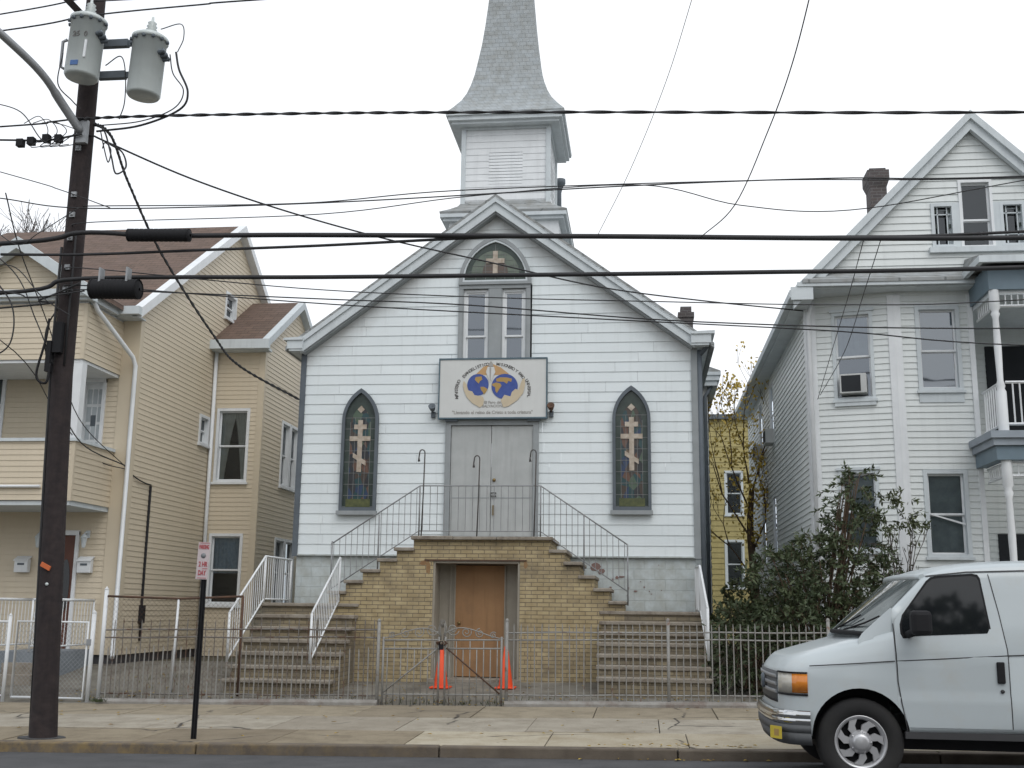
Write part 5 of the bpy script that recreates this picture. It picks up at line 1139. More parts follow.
t = thing('cable_connector', 'row of small black connectors on the wires left of the pole', 'connector', (-7.8, 13.05, 7.62))
mb = MB()
for x, z in ((-8.13, 7.58), (-7.98, 7.60), (-7.77, 7.63), (-7.6, 7.62)): mb.box(x - .045, x + .045, 13.03, 13.11, z - .05, z + .05)
mb.build('clamp', M['black'], t)
for k in range(4):
    a0 = V((-7.9 + .13 * k, 13.05, 7.75)); mb2 = MB().tube(spline([a0 + V((-.2, 0, .1)), a0 + V((0, .02, .2 - .05 * k)), a0 + V((.15, 0, -.05)), a0 + V((-.05, -.03, -.25)), a0 + V((.2, 0, -.22))]), .006, 5); mb2.build('jumper', M['cable'], t)

# parking sign
SP = V((-5.32, 13.42, .1)); t = thing('parking_sign', 'red lettered white parking sign on a dark post at the kerb', 'sign', SP)
MB().box(-5.365, -5.325, 13.40, 13.43, -.05, 2.3).box(-5.38, -5.355, 13.40, 13.407, .0, 2.3).box(-5.335, -5.31, 13.40, 13.407, .0, 2.3).build('post', M['black'], t)
f = Frame((-5.365, 13.385, 2.145), V((1, 0, -.03)), (0, -1, 0), V((.03, 0, 1)))
MB().fbox(f, -.075, .075, -.225, .225, -.004, .0).build('plate', M['plate'], t)
lettering([('PARKING', .075, 0, .165, 0, .125, .002), ('2 HR', .085, .005, -.045, 0, .11, .002), ('DAY', .085, 0, -.15, 0, .10, .002)], f, M['red'], t)
MB().fbox(f, -.055, .065, .212, .218, 0, .003).fbox(f, -.055, .06, -.212, -.206, 0, .003).fbox(f, 0, .065, -.10, -.092, 0, .003).build('red_rule', M['red'], t)
MB().lathe(f(0, .062, 0), f.dn, [(.032, 0), (.032, .003), (0, .003)], 16).build('grey_symbol', M['discgrey'], t)

# ================================================================== van
vn = thing('van', 'white cargo van parked at the kerb with tinted windows and a chrome topped bumper', 'van', (1.95, 11.88, .07))
VC, VW = 11.88, .98
PLAN = [(1.225, 0), (1.23, .3), (1.245, .52), (1.262, .68), (1.29, .79), (1.335, .875), (1.40, .925), (1.52, .955), (1.75, .975), (2.0, .98), (2.29, .98)]
full = [(x, -y) for x, y in PLAN[::-1]] + [(x, y) for x, y in PLAN[1:]]
hoodz = lambda x: 1.10 + (x - 1.22) * .75 if x < 1.35 else 1.1975 + (x - 1.35) * .285
belt = lambda x: 1.075 + .085 * (x - 1.17) if x < 2.29 else 1.17 + .06 * (x - 2.29)
G = []
for z, sh, ky in ((.50, .03, .985), (.56, .0, 1), (.72, 0, 1), (.86, 0, 1.003), (1.0, .004, 1)): G.append([(x + sh * (1 - min(1, (x - 1.16) / .8)), VC + y * ky, z) for x, y in full])
for sh, ky, fz in ((.01, .995, 0), (.03, .97, .35), (.07, .92, .72), (.12, .84, .93), (.17, .6, 1.0), (.19, .3, 1.015), (.20, .0, 1.02)):
    row = []
    for x, y in full:
        xx = x + sh * max(0, 1 - (x - 1.16) / 1.0); b = belt(x) - .02; wd = max(0, min(1, (x - 1.7) / .5)); ke = ky + ({.995: .999, .97: .99, .92: .975, .84: .955}.get(ky, ky) - ky) * wd; row.append((xx, VC + y * ke, b + (hoodz(xx) - b) * fz))
    G.append(row)
mb = MB().grid(G); n = len(full)
mb.poly([(x + .03 * (1 - min(1, (x - 1.16) / .8)), VC + y * .985, .50) for x, y in full][::-1])
back = [(2.29, VC + s * 1, z) for s, z in ((-.9653, .5), (.9653, .5), (.96, 1.1), (.5, 1.44), (-.5, 1.44), (-.96, 1.1))]
mb.poly(back)
front = mb.build('front_body', M['van'], vn)
# cab and cargo body: cross sections along the length
def section(x):
    zt = 1.645 + (x - 2.29) * .98 if x < 2.6 else 1.949 + .135 * (1 - math.exp(-(x - 2.6) / .28)) + .015 * (x - 2.6)
    hb = .865 - .02 * max(0, (zt - 1.9)); k = 0
    zb = .55 + .012 * (x - 2.3); r = []
    sho = lambda z: .98 - .13 * max(0, (z - 1.2)) / .75
    pts = [(.955, zb), (.972, zb + .05), (.98, .86), (.972, .88), (.98, 1.16 + .05 * (x - 2.29)), (.974, 1.175 + .05 * (x - 2.29)), (.976, 1.26)]
    for q in (.35, .7, .9): z = 1.26 + (zt - .07 - 1.26) * q; pts.append((sho(z), z))
    e = sho(zt - .07); pts += [(e - .012, zt - .045), (e - .05, zt - .012), (e - .12, zt + .004), (e * .55, zt + .03), (0, zt + .035)]
    return [(x, VC - a, z) for a, z in pts] + [(x, VC + a, z) for a, z in pts[::-1][1:]]
G = [section(x) for x in (2.29, 2.40, 2.5, 2.6, 2.68, 2.8, 3.0, 3.3, 3.8, 4.6, 5.6, 6.45, 6.52)]
mb = MB().grid(G); mb.poly(G[0]); mb.poly(G[-1][::-1]); mb.poly([g[0] for g in G] + [g[-1] for g in G[::-1]])
body = mb.build('cargo_body', M['van'], vn)
for o in (front, body): o.data.materials.append(M['black'])
wells = MB()
for x in (1.96, 5.45): wells.lathe((x, 10.6, .50), (0, 1, 0), [(.0, 0), (.435, 0), (.435, 2.6), (0, 2.6)], 40)
cut = wells.build('cut', M['black'], loc=(0.001, 0, 0))
for o, xs_ in ((front, 1.96), (body, 5.45)):
    bo = o.modifiers.new('arch', 'BOOLEAN'); bo.object = cut; bo.operation = 'DIFFERENCE'; bo.solver = 'EXACT'
    try: bo.material_mode = 'TRANSFER'
    except Exception: pass
bpy.context.view_layer.update(); dg = bpy.context.evaluated_depsgraph_get()
for o in (front, body):
    me = bpy.data.meshes.new_from_object(o.evaluated_get(dg)); o.modifiers.clear(); old = o.data; o.data = me; bpy.data.meshes.remove(old)
bpy.data.objects.remove(cut)
MB().box(1.6, 6.3, VC - .7, VC + .7, .38, .52).build('underbody', M['black'], vn)
MB().box(1.46, 2.28, VC - .68, VC + .68, .45, 1.0).build('wheel_well', M['black'], vn)
shy = lambda z: .98 - .13 * max(0, (z - 1.2)) / .75
# windscreen with its pillars
G = []
for j in range(9):
    q = j / 8; row = []
    for k in range(13):
        s = -1 + 2 * k / 12; hw = .885 - .075 * q; row.append((2.075 + .515 * q - (.13 - .05 * q) * (1 - s * s), VC + s * hw, 1.44 + .495 * q + .012 * (1 - s * s)))
    G.append(row)
MB().grid(G).build('windscreen', M['wsglass'], vn)
mb = MB()
for s in (0, 12):
    e = [V(r[s]) + V((.02, .012 * (1 if s else -1), 0)) for r in G]; mb.tube([e[0] + V((.0, 0, -.0))] + e + [e[-1] + V((.07, 0, .03))], [.016, .02] + [.026] * 9, 8)
mb.tube([V(p) + V((.02, 0, .012)) for p in G[-1]], .035, 6)
mb.build('pillar', M['van'], vn)
mb = MB(); mb.tube([V(p) + V((-.02, 0, -.022)) for p in G[0]], .022, 6); mb.build('cowl', M['black'], vn)
mb = MB()
for s in (-1, 1):
    G2 = []
    for j in range(8):
        q = j / 7; zz = 1.25 + q * .41; xa = 1.98 if zz < 1.39 else 1.98 + (zz - 1.39) * 1.13; row = []
        for k in range(7): x = xa + (2.30 - xa) * k / 6; row.append((x, VC + s * (shy(zz) - .003 - .03 * (1 - q) ** 2 - .05 * max(0, (2.30 - x) / .32) * max(0, (zz - 1.2) / .25)), zz))
        G2.append(row + [(row[-1][0], row[-1][1] - s * .12, zz)]); 
    mb.grid(G2)
mb.build('pillar_foot', M['van'], vn)
for s, c in ((.25, 1), (-.45, 1)):
    MB().tube([G[0][6 + int(s * 6)], V(G[1][6 + int(s * 6) - 3]) + V((-.02, 0, .015)), V(G[2][6 + int(s * 6) - 4]) + V((-.015, 0, .02))], .009, 5).build('wiper', M['black'], vn)
# side windows and doors on both flanks
shy = lambda z: .98 - .13 * max(0, (z - 1.2)) / .75
def flank_y(x, z):
    if x < 2.29:
        k = [p for p in PLAN if p[0] <= x][-1]; n_ = [p for p in PLAN if p[0] > x][0] if x < 2.29 else k
        return k[1] + (n_[1] - k[1]) * (x - k[0]) / (n_[0] - k[0])
    s_ = [(VC - p[1], p[2]) for p in section(x)[:13]]
    for (a0, z0), (a1, z1) in zip(s_, s_[1:]):
        if z0 <= z <= z1: return a0 + (a1 - a0) * (z - z0) / max(1e-6, z1 - z0)
    return s_[0][0] if z < s_[0][1] else s_[-1][0]
def flank(pts, off, m, name, parent, s):
    mb = MB(); p = [(x, VC + s * (shy(z) + off), z) for x, z in pts]; q = [(x, VC + s * (shy(z) - .03), z) for x, z in pts]; k = len(p)
    if s > 0: p, q = p[::-1], q[::-1]
    mb.poly(p)
    for j in range(k): mb.poly([p[j], q[j], q[(j + 1) % k], p[(j + 1) % k]])
    return mb.build(name, m, parent)
def door_skin(s):
    lf = [(.60, 2.375), (.80, 2.33), (1.0, 2.305), (1.28, 2.30), (1.54, 2.30), (1.62, 2.36), (1.885, 2.60), (1.945, 2.70)]; rt_ = [(.60, 3.285), (1.30, 3.285), (1.62, 3.25), (1.945, 3.195)]
    def ip(t, z):
        for (z0, x0), (z1, x1) in zip(t, t[1:]):
            if z0 <= z <= z1: return x0 + (x1 - x0) * (z - z0) / (z1 - z0)
        return t[-1][1]
    G = []
    for j in range(28):
        z = .60 + (1.945 - .60) * j / 27; a, b = ip(lf, z) + .006, ip(rt_, z) - .006
        G.append([(a + (b - a) * i / 10, VC + s * (flank_y(a + (b - a) * i / 10, z) + .004), z) for i in range(11)])
    return MB().grid(G)
OUT = [(2.375, 1.385), (2.355, 1.43), (2.355, 1.51), (2.385, 1.60), (2.63, 1.91), (2.68, 1.95), (2.75, 1.962), (3.05, 1.985), (3.10, 1.975), (3.12, 1.94), (3.165, 1.46), (3.145, 1.425)]
cx_, cz_ = 2.78, 1.66
INN = [(cx_ + (x - cx_) * .95, cz_ + (z - cz_) * .93) for x, z in OUT]
def strip(pts, w, s, off=.003):
    mb = MB()
    fine = []
    for a, b in zip(pts, pts[1:]):
        n_ = max(1, int(math.hypot(b[0] - a[0], b[1] - a[1]) / .04)); fine += [(a[0] + (b[0] - a[0]) * k / n_, a[1] + (b[1] - a[1]) * k / n_) for k in range(n_)]
    pts = fine + [pts[-1]]
    for a, b in zip(pts, pts[1:]):
        d = V((b[0] - a[0], 0, b[1] - a[1])).normalized(); nx = V((-d.z, 0, d.x)) * w / 2
        P = [V((p[0], 0, p[1])) + nx * q for p, q in ((a, -1), (b, -1), (b, 1), (a, 1))]
        mb.poly([(p.x, VC + s * (flank_y(p.x, p.z) + off), p.z) for p in (P if s < 0 else P[::-1])])
    return mb
for s in (-1, 1):
    dr = door_skin(s).build('door', M['van'], vn)
    flank(OUT, .005, M['black'], 'window_seal', dr, s); flank(INN, .009, M['vglass'], 'window', dr, s)
    strip([(2.295, 1.52), (2.30, 1.28), (2.305, 1.0), (2.33, .80), (2.37, .57)], .008, s, .004).build('door_gap', M['vangap'], vn)
    strip([(3.195, 1.98), (3.25, 1.62), (3.285, 1.30), (3.285, .60)], .008, s, .004).build('door_gap', M['vangap'], vn)
    strip([(1.52, 1.125), (1.9, 1.152), (2.285, 1.182)], .010, s, .006).build('body_line', M['vangap'], vn)
    strip([(2.30, 1.182), (3.28, 1.245), (4.5, 1.31), (6.4, 1.36)], .010, s, .006).build('body_line', M['vangap'], vn)
    strip([(2.64, 1.958), (3.0, 1.998), (3.6, 2.018), (6.4, 2.055)], .012, s, .008).build('drip_rail', M['vangap'], vn)
    h = MB().box(3.175, 3.245, VC + s * .99 - .012, VC + s * .99 + .012, 1.0, 1.19).build('handle', M['black'], dr, bevel=.01)
    MB().lathe((3.215, VC + s * .975, .93), (0, s, 0), [(.018, 0), (.018, .012), (0, .012)], 10).build('lock', M['vangap'], dr)
    mb = MB(); yy = VC + s * 1.09; mb.box(2.40, 2.58, min(yy, yy + s * .16), max(yy, yy + s * .16), 1.42, 1.64); m_ = mb.build('mirror', M['black'], dr, bevel=.04)
    MB().tube([(2.42, VC + s * .95, 1.42), (2.45, yy + s * .02, 1.45)], .035, 8).build('mirror_arm', M['black'], m_)
    wl = MB().lathe((1.96, VC + s * .70, .455), (0, s, 0), [(.22, 0), (.36, .0), (.385, .03), (.388, .06), (.388, .18), (.382, .215), (.355, .235), (.30, .24), (.235, .22), (.225, .19)], 48).build('wheel', M['tyre'], vn)
    wy = VC + s * .70; Pw = V((1.96, wy, .455)); ax = V((0, s, 0))
    MB().lathe(Pw, ax, [(.0, .14), (.232, .15), (.235, .21)], 40).build('wheel_recess', M['black'], wl)
    rm = MB().lathe(Pw, ax, [(.195, .165), (.20, .195), (.222, .215), (.236, .222), (.236, .19)], 48)
    rm.lathe(Pw, ax, [(0, .262), (.05, .26), (.078, .246), (.088, .215), (.105, .205), (.105, .17)], 32)
    fr_ = Frame(Pw, (1, 0, 0), ax)
    for k in range(7):
        a = 2 * PI * k / 7 + .3
        p2 = lambda r, t: (r * math.cos(a + t * -1), r * math.sin(a + t * -1))
        q = [p2(.095, -.30), p2(.15, -.26), p2(.205, .05), p2(.205, .42), p2(.15, .22), p2(.095, .22)]
        rm.prism(fr_, q if s < 0 else q, .17, .205)
    for k in range(5): a = 2 * PI * k / 5; rm.lathe(Pw + V((.088 * math.cos(a), 0, .088 * math.sin(a))), ax, [(.012, .2), (.012, .226), (0, .23)], 8)
    rm.build('wheel_cover', M['hub'], wl)
    wl2 = MB().lathe((5.45, VC + s * .70, .48), (0, s, 0), [(.22, 0), (.36, .0), (.388, .06), (.388, .18), (.355, .235), (.235, .22), (.0, .20)], 40).build('wheel', M['tyre'], vn)
# front end trim follows the plan of the nose
def along(pl, z0, z1, off0, off1, th=.03):
    mb = MB(); G = []
    for i, (x, y) in enumerate(pl):
        a = V(pl[max(0, i - 1)]); b = V(pl[min(len(pl) - 1, i + 1)]); d = (b - a).normalized(); nn = V((-d.y, d.x)) if True else None
        if nn.x > 0 and abs(d.y) > .5: nn = -nn
        if abs(d.y) <= .5 and nn.y * y < 0: nn = -nn
        G.append([(x + nn.x * o, VC + y + nn.y * o, z) for o, z in ((off0 - th, z0), (off0, z0), (off1, z1), (off1 - th, z1))])
    mb.grid(list(zip(*G)) + [list(zip(*G))[0]], True); mb.poly(G[0]); mb.poly(G[-1][::-1]); return mb
def sub(lo, hi, side=None):
    out = []
    for (x0, y0), (x1, y1) in zip(full, full[1:]):
        for k in range(6): out.append((x0 + (x1 - x0) * k / 6, y0 + (y1 - y0) * k / 6))
    return [p for p in out if lo(p) and hi(p)]
bp = sub(lambda p: p[0] < 1.53, lambda p: True)
b1 = MB()
ch_ = along(bp, .60, .655, .055, .075); ch2 = along(bp, .655, .725, .075, .045)
c_m = MB(); c_m.v = ch_.v + ch2.v; c_m.f = ch_.f + [tuple(i + len(ch_.v) for i in f_) for f_ in ch2.f]; c_m.sm = ch_.sm + ch2.sm
bo = c_m.build('chrome_bumper', M['chrome'], vn)
along(bp, .53, .598, .06, .06).build('bumper_cover', M['valance'], vn); along(bp, .42, .528, .02, .058).build('valance', M['valance'], vn)
hl_y = .68
for s in (-1, 1):
    hp = sub(lambda p: p[1] * s > hl_y, lambda p: p[0] < 1.51)
    l1 = [p for p in hp if p[0] < 1.375]; l2 = [p for p in hp if p[0] >= 1.36]
    if l1[0][0] > l1[-1][0]: pass
    hd = along(l1, .875, 1.055, .008, .004, .02).build('headlight', M['lens'], vn); along(l2, .88, 1.05, .010, .006, .02).build('turn_lamp', M['amber'], hd)
    ends = [p for p in hp]; along(hp, .855, .874, .012, .012, .02).build('lamp_trim', M['black'], hd); along(hp, 1.056, 1.068, .012, .012, .02).build('lamp_trim', M['black'], hd)
gp = sub(lambda p: abs(p[1]) < hl_y - .01, lambda p: p[0] < 1.3)
gr = along(gp, .80, 1.06, .008, .006, .02).build('grille', M['valance'], vn)
along(gp, .775, .80, .006, .008, .02).build('grille_base', M['black'], gr)
mb = MB()
for z in (.86, .93, 1.0): t_ = along(gp, z, z + .03, .022, .022, .02); mb.f += [tuple(i + len(mb.v) for i in f_) for f_ in t_.f]; mb.v += t_.v; mb.sm += t_.sm
mb.build('grille_bar', M['galvpipe'], gr)
MB().lathe((1.20, VC, .94), (-1, 0, 0), [(.0, .02), (.07, .02), (.075, 0)], 20).build('badge_blank', M['darkgray'], gr)
pf = Frame((1.205, 10.985, .525), V((.065, -.095, 0)), V((-.095, -.065, 0)))
lp = MB().fbox(pf, -.075, .075, -.055, .055, -.004, .004).build('side_plate', M['ylw'], vn); MB().fbox(pf, -.02, .045, -.03, .03, .004, .006).build('plate_mark', M['ochre'], lp)
MB().box(2.35, 5.0, VC - .965, VC - .93, .50, .56).build('sill', M['vangap'], vn)
# ================================================================== plants
def leafquad(mb_, P, d, up, L, w):
    d = V(d).normalized(); sd = d.cross(up)
    if sd.length < 1e-3: sd = V((1, 0, 0))
    sd = sd.normalized() * w; e = P + d * L; m = P + d * L * .5 + V((0, 0, -.06 * L))
    i = len(mb_.v); mb_.v += [tuple(P), tuple(m + sd), tuple(e), tuple(m - sd)]; mb_.f.append((i, i + 1, i + 2, i + 3)); mb_.sm.append(False)
def rv(r=R): 
    while True:
        v = V((r.uniform(-1, 1), r.uniform(-1, 1), r.uniform(-1, 1)))
        if .05 < v.length < 1: return v
def sprays(lm, tw, centre, rad, n, leaf=.10, w=.017, per=16, droop=.5, rr=R):
    for _ in range(n):
        u = rv(rr); u = u.normalized() * (u.length ** .5); P = V(centre) + V((u.x * rad[0], u.y * rad[1], u.z * rad[2]))
        d = (u.normalized() * .8 + V((0, 0, .35)) + rv(rr) * .5).normalized(); L = rr.uniform(.22, .42)
        pts = [P + d * L * k / 4 + V((0, 0, -droop * L * (k / 4) ** 2)) for k in range(5)]
        if tw is not None: tw.tube(pts, [.006, .005, .004, .003, .002], 3, False, False)
        for k in range(per):
            t = rr.uniform(.1, 1); q = pts[min(3, int(t * 4))].lerp(pts[min(3, int(t * 4)) + 1], t * 4 % 1)
            dd = (d * .5 + rv(rr) * .8 + V((0, 0, -.35))).normalized(); leafquad(lm, q, dd, rv(rr), leaf * rr.uniform(.7, 1.3), w * rr.uniform(.8, 1.3))
def shrub(label, base, clumps, m='leafdark', leaf=.10, w=.017, stems=7, per=16, name='evergreen_shrub', droop=.5, group=None):
    t = thing(name, label, 'shrub', base, group); lm, tw, stm = MB(), MB(), MB(); b = V(base)
    for c, rad, n in clumps:
        sprays(lm, tw, c, rad, n, leaf, w, per, droop)
        for k in range(stems):
            e = V(c) + V((R.uniform(-.6, .6) * rad[0], R.uniform(-.6, .6) * rad[1], R.uniform(0, .8) * rad[2])); mid = b.lerp(e, .5) + V((R.uniform(-.1, .1), R.uniform(-.1, .1), .1))
            s0 = b + V((R.uniform(-.15, .15), R.uniform(-.15, .15), 0)); stm.tube(spline([s0, mid, e], 4), [.02 - .0016 * j for j in range(9)], 4)
    lm.build('foliage', M[m], t); tw.build('twig', M['bark'], t); stm.build('stem', M['bark'], t); return t
shrub('large dark evergreen shrub with drooping sprays in front of the white gabled house', (2.9, 19.1, .45),
      [((2.95, 19.1, 2.15), (.72, .55, .65), 190), ((2.30, 19.0, 2.1), (.5, .4, .45), 105), ((3.45, 19.1, 2.75), (.4, .35, .58), 90), ((3.38, 19.1, 3.45), (.24, .2, .36), 26), ((3.80, 19.2, 1.9), (.45, .4, .6), 75), ((2.6, 18.9, 1.35), (.8, .5, .65), 190), ((3.5, 18.8, 1.3), (.8, .5, .65), 150), ((3.52, 19.1, 3.75), (.16, .14, .2), 9)])
shrub('low dark green bush behind the iron fence, left of the large evergreen shrub', (1.75, 19.0, .4), [((1.7, 19.2, 1.05), (.5, .4, .65), 140), ((1.45, 19.9, 1.15), (.3, .4, .5), 45), ((2.1, 18.8, .95), (.4, .35, .5), 70)], name='low_bush')
shrub('bushy undergrowth in the gap beside the church, under the thin autumn tree', (2.0, 23.5, .6), [((2.1, 24, 1.5), (.6, .8, .7), 90), ((2.6, 23, 1.3), (.5, .6, .6), 60)], m='leafmid', name='low_bush', leaf=.12, w=.03)
shrub('dark bush behind the van bonnet at the foot of the white gabled house', (4.6, 19.0, .45), [((4.5, 19.2, 1.15), (.7, .4, .6), 90), ((5.6, 19.1, 1.0), (.6, .4, .5), 60)], name='low_bush')
def grow(mb, P, d, L, r, depth, tips, rr, spread=.55, up=.15, kids=(2, 3), shrink=.72, minr=.004):
    P = V(P); k = 4; pts = [P]; dd = V(d).normalized()
    for j in range(k): dd = (dd + rv(rr) * .13 + V((0, 0, up * .25))).normalized(); pts.append(pts[-1] + dd * L / k)
    r1 = max(minr, r * .68); mb.tube(pts, [r + (r1 - r) * j / k for j in range(k + 1)], 6 if r > .03 else 4 if r > .012 else 3, True, False)
    if depth == 0: tips.append((pts[-1], dd)); return
    for c in range(rr.randint(*kids)):
        o = rv(rr); o = (o - dd * o.dot(dd)).normalized(); nd = (dd + o * spread * rr.uniform(.6, 1.3) + V((0, 0, up))).normalized()
        grow(mb, pts[-1] if c < 2 else pts[rr.randint(2, 3)], nd, L * shrink * rr.uniform(.8, 1.15), r1, depth - 1, tips, rr, spread, up, kids, shrink, minr)
    if depth > 1: tips.append((pts[2], dd))
# leggy shrub right of the evergreen
t = thing('leggy_shrub', 'leggy half bare shrub with a few leaves at its tips, right of the evergreen shrub', 'shrub', (4.3, 19.3, .5)); br, tips, lm = MB(), [], MB(); rr = random.Random(4)
for a, L in (((-.16, 0, 1), 1.05), ((.12, .1, 1), .95), ((-.3, .0, 1), .9), ((.4, 0, 1), .7), ((.02, -.1, 1), 1.15)): grow(br, (4.25, 19.3, .5), a, L, .022, 3, tips, rr, .33, .3, (2, 3), .70, .003)
br.build('branch', M['twig'], t)
for P, d in tips:
    if P.z > 3.0 or rr.random() < .22:
        for k in range(9 if P.z > 3.0 else 4): leafquad(lm, P + rv(rr) * .10, rv(rr) + V((0, 0, -.6)), rv(rr), rr.uniform(.08, .13), .018)
sprays(lm, br, (3.98, 19.3, 3.55), (.16, .12, .25), 14, rr=rr); sprays(lm, br, (4.2, 19.3, 3.3), (.28, .15, .35), 14, per=9, rr=rr)
lm.build('foliage', M['leafmid'], t)
# thin autumn tree between church and white house
t = thing('autumn_tree', 'thin tree with sparse yellow leaves in the gap right of the church', 'tree', (2.72, 28.5, .8)); br, tips, lm = MB(), [], MB(); rr = random.Random(12)
tr_ = spline([(2.78, 28.5, .6), (2.74, 28.5, 2.2), (2.66, 28.5, 3.6), (2.72, 28.5, 4.6)], 6); br.tube(tr_, [.12 - .003 * j for j in range(len(tr_))], 10)
for P, d, L in (((2.74, 28.5, 2.4), (-.75, -.1, .9), 1.0), ((2.68, 28.5, 3.4), (-.7, .1, 1), 1.3), ((2.72, 28.5, 4.5), (-.25, 0, 1), 1.2), ((2.72, 28.5, 4.5), (.3, .2, 1), 1.2), ((2.70, 28.5, 4.0), (-.5, -.3, 1), 1.3), ((2.68, 28.5, 3.0), (.5, -.2, 1), .9)): grow(br, P, d, L, .024, 4, tips, rr, .5, .2, (2, 3), .74, .004)
br.build('branch', M['bark'], t)
for P, d in tips:
    if rr.random() < .8:
        for k in range(rr.randint(2, 6)): leafquad(lm, P + rv(rr) * .16, rv(rr) + V((0, 0, -.7)), rv(rr), rr.uniform(.07, .13), .035)
for _ in range(260): P = V((2.25 + rr.gauss(0, .3), 28.2 + rr.gauss(0, .3), rr.uniform(5.2, 7.3))); leafquad(lm, P, rv(rr), rv(rr), .095, .035)
for _ in range(420): P = V((2.6 + rr.gauss(0, .35), 28.4 + rr.gauss(0, .3), rr.uniform(3.4, 7.2))); leafquad(lm, P, rv(rr), rv(rr), .085, .03)
for _ in range(160): P = V((2.75 + rr.gauss(0, .14), 28.4 + rr.gauss(0, .15), rr.uniform(3.2, 5.0))); leafquad(lm, P, rv(rr), rv(rr), .11, .035)
lm.build('foliage', M['leafyellow'], t)
# bare tree behind the tan house
t = thing('bare_tree', 'leafless tree rising behind the brown roof at the left edge', 'tree', (-21.4, 34, .5)); br, tips = MB(), []; rr = random.Random(21)
br.tube([(-21.4, 34, .3), (-21.4, 34, 3.5), (-21.6, 34, 7.0)], [.3, .24, .19], 8)
for a in ((-.6, .1, 1), (.3, -.2, 1), (.1, .4, 1), (-.1, -.4, 1.1), (.45, .3, .9)): grow(br, (-21.6, 34, 6.8), a, 2.2, .07, 6, tips, rr, .55, .1, (3, 3), .76, .008)
br.build('branch', M['twig'], t)
# what stands across the street and mirrors in the windows
for X0, X1, H_, mm, lab in ((-16, -7, 8.5, 'brickold', 'brick row house across the street behind the photographer, left one'), (-6, 3, 7.5, 'vinyl', 'pale sided house across the street behind the photographer'), (12.5, 22, 8.5, 'brickold', 'brick row house across the street behind the photographer, right one')):
    t = thing('row_house', lab, 'house', ((X0 + X1) / 2, -9, .1)); f = Frame((X0, -9, 0), (-1, 0, 0), (0, 1, 0))
    MB().box(X0, X1, -19, -9.0, -.2, H_).build('wall', M[mm], t); MB().box(X0 - .2, X1 + .2, -19.2, -8.7, H_, H_ + .35).build('cornice', M['trim'], t)
    for i in range(3):
        for z in (1.4, 4.6):
            u = -(1.2 + 2.7 * i); w_ = MB().ring(f, [(u - 1.1, z), (u, z), (u, z + 1.7), (u - 1.1, z + 1.7)], [(u - 1.0, z + .1), (u - .1, z + .1), (u - .1, z + 1.6), (u - 1.0, z + 1.6)], -.02, .06).build('window', M['white'], t)
            MB().fbox(f, u - 1.0, u - .1, z + .1, z + 1.6, 0, .02).build('pane', M['vglass'], w_)
rr = random.Random(8)
for i, (x, y, h, lab) in enumerate(((7.0, -6.0, 8.1, 'dense dark street tree across the road behind the photographer, nearer the van'), (12.5, -6.5, 7.4, 'dense dark street tree across the road behind the photographer, farther right'))):
    t = thing('street_tree', lab, 'tree', (x, y, .1)); MB().tube([(x, y, 0), (x + .1, y, h * .35), (x, y, h * .7)], [.25, .2, .1], 8).build('trunk', M['bark'], t); lm = MB()
    for _ in range(5200):
        u = rv(rr); P = V((x + u.x * 3.0, y + u.y * 2.6, h * .58 + u.z * h * .40)); leafquad(lm, P, rv(rr), rv(rr), .34, .12)
    lm.build('crown', M['leafdark'], t)
# weeds, fallen leaves
rr = random.Random(3); lm = MB()
for _ in range(150):
    x = rr.uniform(-9, 3); y = 17.55 if rr.random() < .35 else rr.uniform(13.2, 17.4); k = rr.random()
    if k < .3: x = rr.gauss(.5, .5); y = rr.uniform(12.85, 13.25)
    z = sz(x, y) + .02 if y > 13.1 else gx(x) + .14 if y > 12.96 else gx(x) + .012
    a = rr.uniform(0, 6.28); s = rr.uniform(.018, .045); lm.poly([(x + s * math.cos(a), y + s * math.sin(a), z), (x - s * .6 * math.sin(a), y + s * .6 * math.cos(a), z + .012), (x - s * math.cos(a), y - s * math.sin(a), z + .003), (x + s * .6 * math.sin(a), y - s * .6 * math.cos(a), z + .01)])
for _ in range(500):
    x = rr.uniform(-9.5, 3); y = rr.uniform(17.8, 18.6) if rr.random() < .5 else rr.uniform(17.8, 20.2); z = yard_z(x, y) + .02; a = rr.uniform(0, 6.28); s = rr.uniform(.015, .04)
    if -7.1 < x < -5 and y > 18.5 or -.9 < x < 1.2 and y > 18.5: continue
    lm.poly([(x + s * math.cos(a), y + s * math.sin(a), z), (x - s * .6 * math.sin(a), y + s * .6 * math.cos(a), z + .014), (x - s * math.cos(a), y - s * math.sin(a), z + .003), (x + s * .6 * math.sin(a), y - s * .6 * math.cos(a), z + .01)])
o = lm.build('fallen_leaves', M['litter']); o['kind'] = 'stuff'; o['label'] = 'scattered fallen leaves on the pavement and in the church yard'; o['category'] = 'leaves'
gm = MB()
for _ in range(900):
    x = rr.uniform(-9, 2.7); y = 17.76 + abs(rr.gauss(0, .05)) if rr.random() < .6 else rr.uniform(17.8, 20)
    if y > 18.2 and not (-9.2 < x < -7.2): continue
    P = V((x, y, yard_z(x, y))); leafquad(gm, P, V((rr.uniform(-.5, .5), rr.uniform(-.5, .5), 1)), rv(rr), rr.uniform(.04, .14), .006)
o = gm.build('weeds', M['leafmid']); o['kind'] = 'stuff'; o['label'] = 'sparse weeds along the fence curb and the alley'; o['category'] = 'weeds'
gl = MB()
for k in range(2): 
    P = V((-8.55, 17.5, .1))
t = thing('leaf_pile', 'small dark weed clump at the curb corner by the white gate', 'weed', (-8.55, 17.46, .08)); lm = MB()
for _ in range(60): leafquad(lm, V((-8.55 + rr.gauss(0, .06), 17.46 + rr.gauss(0, .03), .09)), V((rr.uniform(-1, 1), rr.uniform(-1, .3), 1)), rv(rr), rr.uniform(.04, .1), .01)
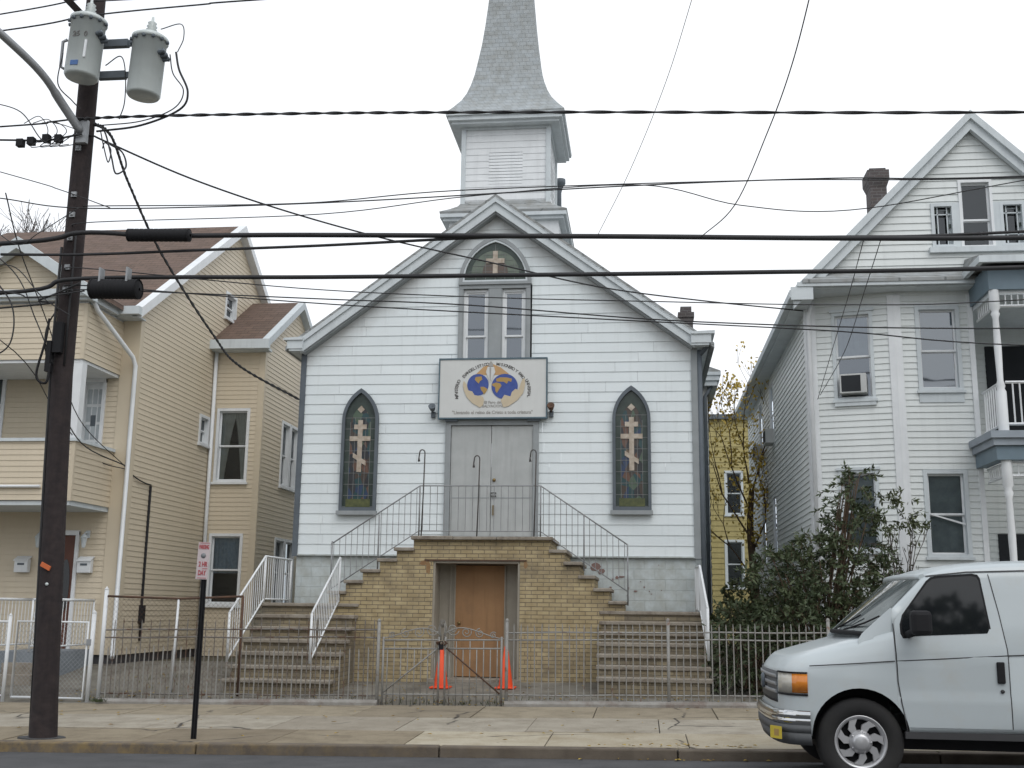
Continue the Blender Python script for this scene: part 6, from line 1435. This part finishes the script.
lm.build('blade', M['leafdark'], t)

# ================================================================== light, sky, camera
sun = bpy.data.lights.new('sun', 'SUN'); sun.energy = .9; sun.angle = math.radians(40); sun.color = (1, .97, .93)
so = bpy.data.objects.new('sun', sun); COL.objects.link(so); EL, AZ_ = math.radians(52), math.radians(150)
sd = V((math.sin(AZ_) * math.cos(EL), math.cos(AZ_) * math.cos(EL), math.sin(EL))); so.rotation_euler = sd.to_track_quat('Z', 'Y').to_euler()
w = bpy.data.worlds.new('World'); scene.world = w; w.use_nodes = True; nt = w.node_tree; nt.nodes.clear()
sk = nt.nodes.new('ShaderNodeTexSky'); sk.sky_type = 'NISHITA'; sk.sun_disc = False; sk.sun_elevation = EL; sk.sun_rotation = AZ_; sk.air_density = 1.2; sk.dust_density = 4; sk.altitude = 20
hs = nt.nodes.new('ShaderNodeHueSaturation'); hs.inputs['Saturation'].default_value = .12; hs.inputs['Value'].default_value = 1.0
mx = nt.nodes.new('ShaderNodeMix'); mx.data_type = 'RGBA'; mx.inputs[0].default_value = .80; mx.inputs[7].default_value = (12.2, 12.5, 12.9, 1)
bg = nt.nodes.new('ShaderNodeBackground'); bg.inputs[1].default_value = .098; ou = nt.nodes.new('ShaderNodeOutputWorld')
nt.links.new(sk.outputs[0], hs.inputs['Color']); nt.links.new(hs.outputs[0], mx.inputs[6]); tc = nt.nodes.new('ShaderNodeTexCoord'); cl = nt.nodes.new('ShaderNodeTexNoise'); cl.inputs['Scale'].default_value = 1.6; cl.inputs['Detail'].default_value = 3; nt.links.new(tc.outputs['Generated'], cl.inputs['Vector'])
cr = nt.nodes.new('ShaderNodeValToRGB'); cr.color_ramp.elements[0].position = .35; cr.color_ramp.elements[1].position = .62; cr.color_ramp.elements[0].color = (.84, .875, .93, 1); cr.color_ramp.elements[1].color = (1.04, 1.04, 1.04, 1); nt.links.new(cl.outputs[0], cr.inputs[0])
m2 = nt.nodes.new('ShaderNodeMix'); m2.data_type = 'RGBA'; m2.blend_type = 'MULTIPLY'; m2.inputs[0].default_value = 1; nt.links.new(mx.outputs[2], m2.inputs[6]); nt.links.new(cr.outputs[0], m2.inputs[7]); nt.links.new(m2.outputs[2], bg.inputs[0]); nt.links.new(bg.outputs[0], ou.inputs[0])
cam = bpy.data.cameras.new('camera'); cam.sensor_width = 36; cam.lens = 1120 / 1024 * 36; cam.clip_end = 3000; cam.clip_start = .1
co = bpy.data.objects.new('camera', cam); COL.objects.link(co); scene.camera = co
pit, yaw, rol = math.radians(11.4), math.radians(6.7), .0125
fw = V((-math.sin(yaw) * math.cos(pit), math.cos(yaw) * math.cos(pit), math.sin(pit))); rt = V((math.cos(yaw), math.sin(yaw), 0)); uu = rt.cross(fw)
r2 = rt * math.cos(rol) + uu * math.sin(rol); u2 = uu * math.cos(rol) - rt * math.sin(rol)
mt = Matrix((r2, u2, -fw)).transposed().to_4x4(); mt.translation = V((0, 0, 1.6)); co.matrix_world = mt
scene.view_settings.view_transform = 'Standard'; scene.view_settings.look = 'None'; scene.view_settings.gamma = 1; scene.view_settings.exposure = .10
scene.render.resolution_x = 1024; scene.render.resolution_y = 768
